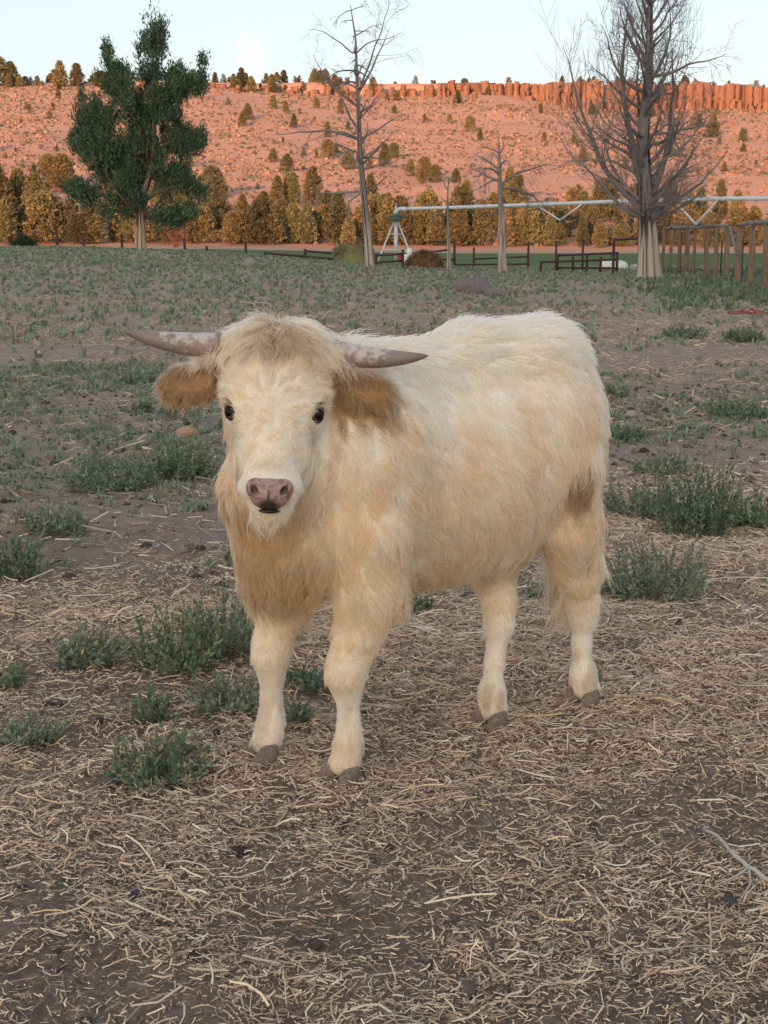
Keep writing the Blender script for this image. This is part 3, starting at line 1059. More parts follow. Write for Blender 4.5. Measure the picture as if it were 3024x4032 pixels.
class SDF:
    def __init__(s, lo, hi, res):
        s.lo = np.asarray(lo, float)
        s.res = res
        s.n = np.ceil((np.asarray(hi) - s.lo) / res).astype(int) + 1
        s.f = np.full(s.n, 1.0, np.float32)

    def _blk(s, lo, hi):
        a = np.clip(np.floor((np.asarray(lo) - s.lo) / s.res).astype(int), 0, s.n)
        b = np.clip(np.ceil((np.asarray(hi) - s.lo) / s.res).astype(int) + 1, 0, s.n)
        if np.any(b <= a):
            return None, None
        g = [s.lo[k] + s.res * np.arange(a[k], b[k]) for k in range(3)]
        P = np.stack(np.meshgrid(*g, indexing='ij'), -1).astype(np.float32)
        return tuple(slice(a[k], b[k]) for k in range(3)), P

    def _mix(s, sl, d, k, sub=False):
        o = s.f[sl]
        if sub:
            h = np.clip(0.5 - 0.5 * (o + d) / k, 0, 1)
            s.f[sl] = o * (1 - h) + (-d) * h + k * h * (1 - h)
        else:
            h = np.clip(0.5 + 0.5 * (o - d) / k, 0, 1)
            s.f[sl] = o * (1 - h) + d * h - k * h * (1 - h)

    def cone(s, a, b, ra, rb, k=0.05, sub=False):
        a, b = np.asarray(a, float), np.asarray(b, float)
        m = max(ra, rb) + k + 0.06
        sl, P = s._blk(np.minimum(a, b) - m, np.maximum(a, b) + m)
        if sl is None:
            return
        ba = b - a
        h = np.clip(((P - a) @ ba) / (ba @ ba), 0, 1)
        d = np.linalg.norm(P - a - h[..., None] * ba, axis=-1) - (ra + (rb - ra) * h)
        s._mix(sl, d, k, sub)

    def chain(s, pts, k=0.05):
        for p, q in zip(pts[:-1], pts[1:]):
            s.cone(p[:3], q[:3], p[3], q[3], k)

    def ell(s, c, r, k=0.05, M=None, sub=False):
        c, r = np.asarray(c, float), np.asarray(r, float)
        m = max(r) + k + 0.06
        sl, P = s._blk(c - m, c + m)
        if sl is None:
            return
        Q = P - c
        if M is not None:
            Q = Q @ np.asarray(M)
        k0 = np.linalg.norm(Q / r, axis=-1)
        k1 = np.linalg.norm(Q / (r * r), axis=-1) + 1e-6
        s._mix(sl, k0 * (k0 - 1) / k1, k, sub)

    def mesh(s):
        f = s.f
        sg = f < 0
        nx, ny, nz = f.shape
        c = np.zeros((nx - 1, ny - 1, nz - 1), np.int8)
        for a in (0, 1):
            for b in (0, 1):
                for d in (0, 1):
                    c += sg[a:nx - 1 + a, b:ny - 1 + b, d:nz - 1 + d]
        act = (c > 0) & (c < 8)
        I = np.argwhere(act)
        idx = np.full(act.shape, -1, np.int64)
        idx[act] = np.arange(len(I))
        acc = np.zeros((len(I), 3))
        cnt = np.zeros(len(I))
        corners = [(0, 0, 0), (1, 0, 0), (0, 1, 0), (1, 1, 0), (0, 0, 1), (1, 0, 1), (0, 1, 1), (1, 1, 1)]
        for a in range(8):
            for b in range(a + 1, 8):
                df = np.array(corners[b]) - np.array(corners[a])
                if np.abs(df).sum() != 1:
                    continue
                fa = f[tuple((I + corners[a]).T)]
                fb = f[tuple((I + corners[b]).T)]
                x = (fa < 0) != (fb < 0)
                t = np.where(x, fa / np.where(x, fa - fb, 1), 0)
                acc[x] += (np.array(corners[a]) + t[:, None] * df)[x]
                cnt[x] += 1
        V = s.lo + (I + acc / cnt[:, None]) * s.res
        Q = []
        for ax in range(3):
            u, v = (ax + 1) % 3, (ax + 2) % 3
            sl0 = [slice(None)] * 3
            sl1 = [slice(None)] * 3
            sl0[ax] = slice(0, -1)
            sl1[ax] = slice(1, None)
            cr = sg[tuple(sl0)] != sg[tuple(sl1)]
            E = np.argwhere(cr)
            E = E[(E[:, u] > 0) & (E[:, v] > 0) & (E[:, u] < f.shape[u] - 1) & (E[:, v] < f.shape[v] - 1)]
            fl = sg[tuple(E.T)]
            eu = np.zeros(3, int); eu[u] = 1
            ev = np.zeros(3, int); ev[v] = 1
            q = np.stack([idx[tuple((E - eu - ev).T)], idx[tuple((E - ev).T)], idx[tuple(E.T)], idx[tuple((E - eu).T)]], -1)
            q[~fl] = q[~fl][:, ::-1]
            Q.append(q)
        return V, np.concatenate(Q)


def build_body():
    g = SDF((-0.80, -0.36, -0.01), (0.82, 0.52, 1.24), 0.0075)
    # trunk
    g.ell((0.20, 0.0, 0.735), (0.27, 0.175, 0.265), 0.05)
    g.ell((-0.10, 0.0, 0.705), (0.33, 0.215, 0.255), 0.10)
    g.ell((-0.30, 0.0, 0.80), (0.20, 0.170, 0.215), 0.10)
    g.ell((-0.365, 0.0, 0.86), (0.125, 0.145, 0.18), 0.08)
    g.cone((0.26, 0, 0.955), (-0.12, 0, 0.985), 0.07, 0.07, 0.10)
    g.cone((-0.12, 0, 0.990), (-0.37, 0, 1.015), 0.07, 0.06, 0.10)
    g.ell((-0.30, 0.085, 0.995), (0.10, 0.06, 0.05), 0.08)
    g.ell((-0.30, -0.085, 0.995), (0.10, 0.06, 0.05), 0.08)
    # neck, throat, brisket
    g.cone((0.26, 0, 0.80), h2l((0.0, 0.10, -0.20)), 0.185, 0.115, 0.08)
    g.cone((0.30, 0, 0.70), h2l((0.0, 0.20, -0.22)), 0.165, 0.09, 0.08)
    g.ell((0.40, -0.01, 0.61), (0.135, 0.14, 0.175), 0.08)
    g.cone((0.455, -0.02, 0.70), (0.45, -0.02, 0.53), 0.105, 0.075, 0.07)
    g.cone((0.49, -0.02, 0.73), h2l((0.0, 0.27, -0.20)), 0.085, 0.06, 0.06)
    g.cone((0.20, 0, 0.50), (-0.25, 0, 0.52), 0.07, 0.07, 0.10)
    # fore legs
    g.ell((0.28, 0.125, 0.73), (0.13, 0.075, 0.20), 0.07)
    g.ell((0.28, -0.125, 0.73), (0.13, 0.075, 0.20), 0.07)
    g.chain([(0.30, 0.125, 0.62, 0.105), (0.285, 0.122, 0.47, 0.082), (0.305, 0.110, 0.38, 0.057), (0.328, 0.098, 0.305, 0.044), (0.336, 0.094, 0.265, 0.042),
             (0.326, 0.090, 0.215, 0.026), (0.322, 0.088, 0.155, 0.0215), (0.322, 0.086, 0.105, 0.027), (0.324, 0.087, 0.075, 0.030), (0.336, 0.088, 0.045, 0.037)], 0.03)
    g.chain([(0.34, -0.125, 0.62, 0.105), (0.355, -0.128, 0.46, 0.078), (0.372, -0.132, 0.38, 0.056), (0.394, -0.137, 0.305, 0.043), (0.401, -0.138, 0.265, 0.041),
             (0.398, -0.140, 0.215, 0.026), (0.398, -0.142, 0.155, 0.0225), (0.398, -0.144, 0.105, 0.027), (0.401, -0.145, 0.075, 0.030), (0.413, -0.146, 0.045, 0.037)], 0.03)
    # hind legs
    g.ell((-0.345, 0.10, 0.77), (0.125, 0.080, 0.19), 0.07)
    g.ell((-0.35, -0.10, 0.77), (0.135, 0.080, 0.19), 0.07)
    g.chain([(-0.355, 0.10, 0.70, 0.105), (-0.375, 0.105, 0.56, 0.085), (-0.455, 0.075, 0.40, 0.056), (-0.500, 0.050, 0.305, 0.040),
             (-0.512, 0.044, 0.26, 0.035), (-0.515, 0.038, 0.175, 0.0225), (-0.522, 0.038, 0.105, 0.0265), (-0.524, 0.039, 0.082, 0.030), (-0.534, 0.040, 0.045, 0.037)], 0.03)
    g.chain([(-0.38, -0.10, 0.70, 0.11), (-0.30, -0.09, 0.56, 0.10), (-0.25, -0.04, 0.40, 0.055), (-0.245, -0.01, 0.33, 0.041),
             (-0.238, 0.0, 0.27, 0.035), (-0.215, 0.010, 0.175, 0.0225), (-0.205, 0.013, 0.105, 0.0265), (-0.203, 0.014, 0.082, 0.030), (-0.210, 0.014, 0.045, 0.037)], 0.03)
    # tail
    g.chain([(-0.40, 0, 1.02, 0.035), (-0.475, 0.0, 0.965, 0.028), (-0.495, 0.0, 0.83, 0.022), (-0.505, -0.02, 0.60, 0.016), (-0.53, -0.06, 0.44, 0.013), (-0.55, -0.085, 0.35, 0.010)], 0.03)
    # head
    H = lambda *p: h2l(p)
    g.ell(H(0, 0.085, -0.095), (0.106, 0.115, 0.10), 0.04, HM)
    g.ell(H(0, 0.025, -0.085), (0.125, 0.055, 0.065), 0.04, HM)
    g.ell(H(0, 0.12, -0.06), (0.105, 0.10, 0.055), 0.04, HM)
    for sx in (-1, 1):
        g.ell(H(sx * 0.088, 0.178, -0.075), (0.036, 0.045, 0.045), 0.035, HM)       # brow
        g.ell(H(sx * 0.050, 0.245, -0.125), (0.046, 0.085, 0.070), 0.04, HM)        # cheek
        g.ell(H(sx * 0.118, 0.055, -0.085), (0.042, 0.036, 0.040), 0.03, HM)       # horn boss
        # ear: a broad shallow cup on a stalk, hanging out sideways
        g.cone(H(sx * 0.105, 0.095, -0.105), H(sx * 0.160, 0.092, -0.115), 0.032, 0.036, 0.025)
        er = R(12) * sx
        EM = np.stack([HX * math.cos(er) + HD * math.sin(er), -HX * math.sin(er) + HD * math.cos(er), HN], 1)
        g.ell(H(sx * 0.205, 0.100, -0.116), (0.078, 0.044, 0.022), 0.02, EM)
        g.ell(H(sx * 0.207, 0.101, -0.090), (0.060, 0.029, 0.022), 0.012, EM, sub=True)
    g.cone(H(0, 0.18, -0.078), H(0, 0.345, -0.066), 0.073, 0.047, 0.04)
    g.cone(H(0, 0.22, -0.14), H(0, 0.40, -0.100), 0.062, 0.040, 0.04)
    g.ell(H(0, 0.395, -0.076), (0.066, 0.042, 0.046), 0.03, HM)
    g.ell(H(0, 0.435, -0.105), (0.045, 0.030, 0.032), 0.02, HM)
    for sx in (-1, 1):                                                              # eye sockets
        g.ell(H(sx * 0.106, 0.196, -0.060), (0.022, 0.024, 0.022), 0.012, HM, sub=True)
    V, Q = g.mesh()
    return V, Q


def vnormals(V, Q):
    n = np.cross(V[Q[:, 2]] - V[Q[:, 0]], V[Q[:, 3]] - V[Q[:, 1]])
    N = np.zeros_like(V)
    for k in range(4):
        np.add.at(N, Q[:, k], n)
    return N / (np.linalg.norm(N, axis=1, keepdims=True) + 1e-12)


BV, BQ = build_body()
BN = vnormals(BV, BQ)
for _ in range(2):                                # relax the voxel steps
    acc = np.zeros_like(BV)
    cnt = np.zeros(len(BV))
    for k in range(4):
        np.add.at(acc, BQ[:, k], BV[BQ[:, (k + 1) % 4]] + BV[BQ[:, (k - 1) % 4]])
        np.add.at(cnt, BQ[:, k], 2)
    BV = BV * 0.5 + 0.5 * acc / cnt[:, None]
BN = vnormals(BV, BQ)


def coat(P):
    """albedo of the coat at points P in calf axes (patches the animal really has)"""
    f, l, z = P[:, 0], P[:, 1], P[:, 2]
    h = l2h(P)
    hx, hd, hn = h[:, 0], h[:, 1], h[:, 2]
    cream = np.array([0.985, 0.85, 0.675])
    white = np.array([0.99, 0.94, 0.87])
    tan = np.array([0.73, 0.55, 0.35])
    brown = np.array([0.34, 0.19, 0.095])
    n1 = fbm(P * 7, 3, 31)
    n3 = fbm(P * 22, 3, 33)
    c = np.repeat(cream[None], len(P), 0)

    def blend(w, col):
        nonlocal c
        w = np.clip(w, 0, 1)[:, None]
        c = c * (1 - w) + w * col
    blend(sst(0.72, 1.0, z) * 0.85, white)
    blend(sst(0.45, 0.75, n1) * 0.16 * sst(1.0, 0.8, z), tan * 1.25)
    st = fbm(np.stack([(f + 0.45 * z) * 26, l * 9, z * 4.5], -1), 3, 35)
    flank = sst(0.38, 0.5, z) * sst(1.0, 0.85, z)
    blend(flank * sst(0.50, 0.70, st) * 0.42, tan * np.array([1.06, 1.04, 1.02]))
    blend(flank * sst(0.48, 0.30, st) * 0.45, white)
    blend(sst(0.34, 0.25, z) * 0.6, white)
    body = (hd > 0.50) | (hn < -0.20)
    # chest and throat run tan
    chest = sst(0.36, 0.46, f) * sst(0.82, 0.64, z) * sst(0.36, 0.44, z) * sst(-0.12, -0.02, l) * sst(0.20, 0.08, l)
    blend(chest * 1.0 * (0.6 + 0.6 * n3), np.array([0.60, 0.395, 0.205]))
    # belly line, brisket bottom
    blend(sst(0.52, 0.44, z) * sst(0.36, 0.44, z) * sst(-0.40, -0.2, f) * sst(0.30, 0.1, f) * 0.8, tan)
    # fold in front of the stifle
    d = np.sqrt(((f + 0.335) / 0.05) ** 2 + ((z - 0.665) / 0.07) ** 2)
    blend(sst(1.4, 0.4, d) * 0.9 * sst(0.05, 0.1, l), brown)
    d = np.sqrt(((f + 0.37) / 0.10) ** 2 + ((z - 0.60) / 0.07) ** 2)
    blend(sst(1.3, 0.3, d) * 0.35 * sst(0.03, 0.08, l), tan)
    # knees and pasterns
    for fx, fl, kz in ((0.34, 0.1, 0.27), (0.40, -0.138, 0.27), (-0.205, 0.01, 0.10), (0.335, 0.1, 0.10), (0.34, 0.1, 0.07)):
        d = np.sqrt(((f - fx) / 0.07) ** 2 + ((l - fl) / 0.06) ** 2 + ((z - kz) / 0.05) ** 2)
        blend(sst(1.3, 0.3, d) * 0.5 * n3 * 1.6, tan)
    dirt = fbm(P * np.array([30.0, 30.0, 14.0]), 3, 39)
    blend(sst(0.30, 0.10, z) * sst(0.48, 0.66, dirt) * 0.55, np.array([0.55, 0.40, 0.26]))
    # head
    head = sst(0.50, 0.46, hd) * sst(-0.20, -0.13, hn) * sst(0.32, 0.30, np.abs(hx)) * sst(-0.09, -0.06, hd) * (1 - sst(0.13, 0.16, np.abs(hx)) * sst(0.17, 0.20, hd))
    hw = head
    blend(hw * 0.65, np.array([0.985, 0.87, 0.70]))
    blend(hw * sst(0.30, 0.38, hd) * 0.6, white)
    blend(hw * sst(0.05, 0.09, np.abs(hx)) * sst(0.20, 0.25, hd) * 0.6, white)
    poll = hw * sst(0.085, 0.02, np.abs(hx - 0.01)) * sst(0.06, 0.0, np.abs(hd - 0.025)) * sst(-0.14, -0.06, hn)
    blend(poll * 0.95, tan * 0.8)
    blend(hw * sst(0.035, 0.0, np.abs(hx + 0.008)) * sst(0.17, 0.06, hd) * 0.7, tan * 0.85)
    fs = fbm(np.stack([hx * 95, hd * 28, hn * 20], -1), 3, 37)
    blend(hw * sst(0.52, 0.70, fs) * sst(0.33, 0.26, hd) * 0.35, tan)
    dn = np.sqrt((hx / 0.045) ** 2 + ((hd - 0.355) / 0.022) ** 2)
    blend(hw * sst(1.3, 0.4, dn) * 0.45, np.array([0.62, 0.54, 0.34]))
    for sx in (-1, 1):
        dt = np.sqrt(((hx - sx * 0.092) / 0.012) ** 2 + ((hd - 0.245) / 0.035) ** 2)
        blend(hw * sst(1.3, 0.4, dt) * 0.4, tan * 0.7)
    ear = hw * sst(0.125, 0.15, np.abs(hx)) * sst(0.04, 0.07, hd)
    blend(ear * 0.9, np.array([0.44, 0.25, 0.105]))
    blend(ear * sst(0.03, 0.0, np.abs(hd - 0.096)) * sst(-0.11, -0.09, hn) * sst(0.27, 0.24, np.abs(hx)), np.array([0.27, 0.13, 0.05]))
    # tail switch
    blend(sst(-0.50, -0.52, f) * sst(0.03, -0.03, l) * sst(0.47, 0.36, z) * sst(0.2, 0.3, z), np.array([0.34, 0.22, 0.11]))
    return c


calf = empty('calf', (CALF_C[0], CALF_C[1], CZ), 'cream shaggy highland calf with short horns standing on straw facing us', 'calf', rz=PHI)
M_SKIN = mat('calf_skin', attr='col', rough=0.9, spec=0.1)
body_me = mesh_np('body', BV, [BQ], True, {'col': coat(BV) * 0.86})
body_ob = link('body', body_me, M_SKIN, calf)
# ---- horns, eyes, nose, hooves
def head_dir(v):
    v = HM @ np.asarray(v, float)
    return v / np.linalg.norm(v)


def horn_material():
    m = bpy.data.materials.new('horn')
    m.use_nodes = True
    t = m.node_tree
    b = t.nodes['Principled BSDF']
    b.inputs['Roughness'].default_value = 0.5
    at = t.nodes.new('ShaderNodeAttribute')
    at.attribute_name = 'col'
    tc = t.nodes.new('ShaderNodeTexCoord')
    n = t.nodes.new('ShaderNodeTexNoise')
    n.inputs['Scale'].default_value = 55
    n.inputs['Detail'].default_value = 7
    n.inputs['Roughness'].default_value = 0.7
    t.links.new(tc.outputs['Object'], n.inputs['Vector'])
    at2 = t.nodes.new('ShaderNodeAttribute')
    at2.attribute_name = 'flake'
    mul = t.nodes.new('ShaderNodeMath')
    mul.operation = 'MULTIPLY_ADD'
    t.links.new(at2.outputs['Fac'], mul.inputs[0])
    mul.inputs[1].default_value = 0.36
    t.links.new(n.outputs[0], mul.inputs[2])
    mr = t.nodes.new('ShaderNodeMapRange')
    mr.inputs[1].default_value = 0.70
    mr.inputs[2].default_value = 0.82
    mr.inputs[4].default_value = 0.8
    t.links.new(mul.outputs[0], mr.inputs[0])
    mx = t.nodes.new('ShaderNodeMix')
    mx.data_type = 'RGBA'
    t.links.new(mr.outputs[0], mx.inputs[0])
    t.links.new(at.outputs['Color'], mx.inputs[6])
    mx.inputs[7].default_value = (0.62, 0.56, 0.53, 1)
    t.links.new(mx.outputs[2], b.inputs['Base Color'])
    bp = t.nodes.new('ShaderNodeBump')
    bp.inputs['Strength'].default_value = 0.5
    bp.inputs['Distance'].default_value = 0.003
    t.links.new(mr.outputs[0], bp.inputs['Height'])
    t.links.new(bp.outputs[0], b.inputs['Normal'])
    return m


M_HORN = horn_material()


def horn(base_px, tip_px, base_Y, tip_Y, r0, sag):
    a = w2l(W(*base_px, base_Y))
    b = w2l(W(*tip_px, tip_Y))
    n, sd_ = 40, 20
    t = np.linspace(0, 1, n)
    mid = (a + b) / 2 + sag
    pts = (1 - t)[:, None] ** 2 * a + 2 * (t * (1 - t))[:, None] * mid + t[:, None] ** 2 * b
    rad = r0 * (1 - t ** 1.9) ** 0.72 * (1 + 0.018 * np.sin(t * 78 + 3 * t * t) * (1 - t)) + 0.0008
    mb = MB()
    mb.tube(pts, rad, sd_)
    tt = np.repeat(t, sd_)
    upn = (np.concatenate(mb.v)[:, 2] - np.repeat(pts[:, 2], sd_)) / np.repeat(rad, sd_)
    pink = np.array([0.36, 0.235, 0.215]); grey = np.array([0.27, 0.215, 0.19]); dark = np.array([0.16, 0.125, 0.105])
    c = pink + (grey - pink) * sst(0.12, 0.45, tt)[:, None]
    c = c + (dark - c) * sst(0.7, 1.0, tt)[:, None] * 0.7
    me = mesh_np('horn', np.concatenate(mb.v), [np.concatenate(f) for f in mb.f.values()], True,
                 {'col': c, 'flake': sst(-0.1, 0.15, tt) * sst(0.80, 0.5, tt) * (0.35 + 0.65 * (0.5 + 0.5 * upn))})
    return link('horn', me, M_HORN, calf)


horn((870, 1358), (484, 1301), 3.045, 3.06, 0.0275, np.array([0, 0, -0.020]))
horn((1310, 1384), (1686, 1400), 3.065, 3.03, 0.0265, np.array([0, 0, -0.020]))

M_EYE = mat('eye_black', (0.005, 0.004, 0.004), 0.09, spec=0.18)
M_LID = mat('eyelid', (0.10, 0.055, 0.045), 0.7, spec=0.1, noise=[(90, 0.6, (0.04, 0.026, 0.023))])


def uvs(c, r, M=None, nu=24, nv=14):
    u = np.linspace(0, 2 * np.pi, nu, endpoint=False)
    v = np.linspace(0, np.pi, nv)
    P = np.stack([np.outer(np.sin(v), np.cos(u)), np.outer(np.sin(v), np.sin(u)), np.outer(np.cos(v), np.ones(nu))], -1).reshape(-1, 3) * np.asarray(r)
    if M is not None:
        P = P @ np.asarray(M).T
    i = np.arange(nv - 1)[:, None] * nu
    j = np.arange(nu)[None]
    return P + np.asarray(c), np.stack([i + j, i + nu + j, i + nu + (j + 1) % nu, i + (j + 1) % nu], -1).reshape(-1, 4)


M_LIDFUR = mat('lid_skin', (0.34, 0.225, 0.15), 0.85, noise=[(120, 0.6, (0.20, 0.125, 0.085))])
EYES = []
for sx in (-1, 1):
    c = h2l((sx * 0.0960, 0.200, -0.068))
    EYES.append(c)
    P, q = uvs(c, (0.0210, 0.0240, 0.0205), HM)
    e = link('eye', mesh_np('eye', P, [q], True), M_EYE, calf)
    # lid ring round the ball, facing out and forward
    out = head_dir((sx * 0.70, 0.05, 0.72))
    up = head_dir((sx * 0.10, -1, 0.1))
    up -= out * (up @ out); up /= np.linalg.norm(up)
    si = np.cross(up, out)
    a = np.linspace(0, 2 * np.pi, 28)
    ring = c + out * 0.0125 + np.outer(np.cos(a) * 0.0142, si) + np.outer(np.sin(a) * 0.0180, up)
    mb = MB(); mb.tube(ring, 0.0036, 8, cap=False)
    mb.build('eyelid', M_LID, e, True)
    au = np.linspace(0.02 * np.pi, 0.98 * np.pi, 20)
    fold = c + out * 0.0135 + np.outer(np.cos(au) * 0.0155, si) + np.outer(0.006 + np.sin(au) * 0.0135, up)
    mb = MB(); mb.tube(fold, 0.0062 * np.sin(np.linspace(0.25, np.pi - 0.25, 20)) + 0.001, 8)
    mb.build('upper_lid', M_LIDFUR, e, True)


def nose_mesh():
    # finer field for the bare muzzle leather: origin at its centre, x right, y down, z out
    c = h2l((0.0, 0.428, -0.034))
    out = head_dir((0, 0.42, 0.90)); x = HX; dn = np.cross(out, x); dn = dn / np.linalg.norm(dn)
    if dn @ HD < 0:
        dn = -dn
    F = np.stack([x, dn, out], 1)
    g = SDF((-0.080, -0.06, -0.06), (0.080, 0.075, 0.05), 0.0016)
    g.ell((0, -0.004, -0.020), (0.052, 0.034, 0.034), 0.004)
    g.ell((0, 0.016, -0.018), (0.042, 0.026, 0.033), 0.014)
    for s in (-1, 1):
        g.ell((s * 0.036, -0.012, -0.012), (0.020, 0.021, 0.022), 0.012)            # nostril wing
    for s in (-1, 1):
        ca_, sa_ = math.cos(s * 0.55), math.sin(s * 0.55)
        g.ell((s * 0.036, -0.008, 0.010), (0.0075, 0.0155, 0.013), 0.004, np.array([[ca_, -sa_, 0], [sa_, ca_, 0], [0, 0, 1]]), sub=True)
        g.ell((s * 0.047, 0.010, 0.004), (0.010, 0.0045, 0.013), 0.004, sub=True)
    g.ell((0, 0.000, 0.0155), (0.0014, 0.03, 0.005), 0.004, sub=True)               # philtrum
    g.ell((0, 0.046, -0.030), (0.026, 0.006, 0.020), 0.004)                          # lower lip
    g.ell((0, 0.0395, 0.006), (0.050, 0.0022, 0.016), 0.003, sub=True)               # mouth line
    V, Q = g.mesh()
    f = fbm(V * 160, 3, 5)
    pink = np.array([0.40, 0.265, 0.24]); dk = np.array([0.23, 0.145, 0.13])
    c_ = pink + (dk - pink) * sst(0.40, 0.66, f)[:, None]
    mouth_dark = sst(0.032, 0.012, np.hypot(V[:, 0] / 1.1, (V[:, 1] - 0.034)))  # leather gets darker towards the mouth
    c_ = c_ * (1 - 0.85 * mouth_dark[:, None])
    for s in (-1, 1):
        d = np.hypot((V[:, 0] - s * 0.036), (V[:, 1] + 0.008))
        c_ = c_ * (1 - 0.6 * sst(0.013, 0.006, d)[:, None])
    c_[V[:, 1] > 0.040] *= 0.25
    me = mesh_np('nose', (V * 0.90) @ F.T + c, [Q], True, {'col': c_})
    return link('nose', me, mat('nose_leather', attr='col', rough=0.38, spec=0.5, bump=(420, 0.5, 0.0012)), calf), c


NOSE, NOSE_C = nose_mesh()

M_HOOF = mat('hoof_horn', (0.20, 0.165, 0.135), 0.85, noise=[(30, 0.7, (0.34, 0.27, 0.21)), (90, 0.5, (0.06, 0.05, 0.045))], bump=(60, 0.5, 0.003))


def claw(x0, y0, ang, side):
    """one toe: a wedge with flat sole, pointed tip, sloping front wall"""
    n = 14
    a = np.linspace(0, 2 * np.pi, n, endpoint=False)
    rings = []
    for z, L, Wd, sh in ((0.000, 0.045, 0.0260, 0.012), (0.010, 0.044, 0.0260, 0.010), (0.028, 0.037, 0.0230, 0.002), (0.044, 0.029, 0.0190, -0.006), (0.054, 0.018, 0.012, -0.008)):
        px = np.cos(a)
        fx = sh + L * np.where(px > 0, px ** 1.15 if False else np.abs(px) ** 0.9 * np.sign(px), px * 0.75)
        fy = Wd * np.sin(a) * (1 - 0.28 * np.clip(px, 0, 1))
        rings.append(np.stack([fx, fy + side * 0.0285 - side * 0.0022 * np.clip(px, 0, 1), np.full(n, z)], -1))
    V = np.concatenate(rings)
    ca, sa = math.cos(ang), math.sin(ang)
    V = np.stack([x0 + V[:, 0] * ca - V[:, 1] * sa, y0 + V[:, 0] * sa + V[:, 1] * ca, V[:, 2] - 0.006], -1)
    m = len(rings)
    i = np.arange(m - 1)[:, None] * n
    j = np.arange(n)[None]
    q = np.stack([i + j, i + (j + 1) % n, i + n + (j + 1) % n, i + n + j], -1).reshape(-1, 4)
    me = mesh_np('hoof', V, [q, np.arange(n)[::-1][None], (np.arange(n) + (m - 1) * n)[None]], True)
    return link('hoof', me, M_HOOF, calf)


for hx_, hy_, an in ((0.350, 0.088, R(18)), (0.425, -0.146, R(-6)), (-0.196, 0.014, R(10)), (-0.522, 0.040, R(8))):
    for sd_ in (-1, 1):
        claw(hx_, hy_, an + sd_ * 0.12, sd_)
        c_ = np.array([hx_ - 0.052 * math.cos(an) - sd_ * 0.018 * math.sin(an), hy_ - 0.052 * math.sin(an) + sd_ * 0.018 * math.cos(an), 0.072])
        P, q = uvs(c_, (0.011, 0.010, 0.014), None, 10, 7)
        link('dewclaw', mesh_np('dewclaw', P, [q], True), M_HOOF, calf)
# ---- fur
def tri_area_sample(V, Q, N, n, wfun):
    T = np.concatenate([Q[:, [0, 1, 2]], Q[:, [0, 2, 3]]])
    a = np.linalg.norm(np.cross(V[T[:, 1]] - V[T[:, 0]], V[T[:, 2]] - V[T[:, 0]]), axis=1)
    a = a * wfun(V[T].mean(1))
    cs = np.cumsum(a)
    k = np.searchsorted(cs, RNG.random(n) * cs[-1])
    k = np.clip(k, 0, len(T) - 1)
    r1, r2 = np.sqrt(RNG.random(n)), RNG.random(n)
    b = np.stack([1 - r1, r1 * (1 - r2), r1 * r2], -1)
    P = (V[T[k]] * b[..., None]).sum(1)
    Nn = (N[T[k]] * b[..., None]).sum(1)
    return P, Nn / np.linalg.norm(Nn, axis=1, keepdims=True)


def headmask(P):
    h = l2h(P)
    return sst(0.50, 0.46, h[:, 1]) * sst(-0.20, -0.13, h[:, 2]) * sst(0.32, 0.30, np.abs(h[:, 0])) * sst(-0.09, -0.06, h[:, 1]) * (1 - sst(0.13, 0.16, np.abs(h[:, 0])) * sst(0.17, 0.20, h[:, 1]))


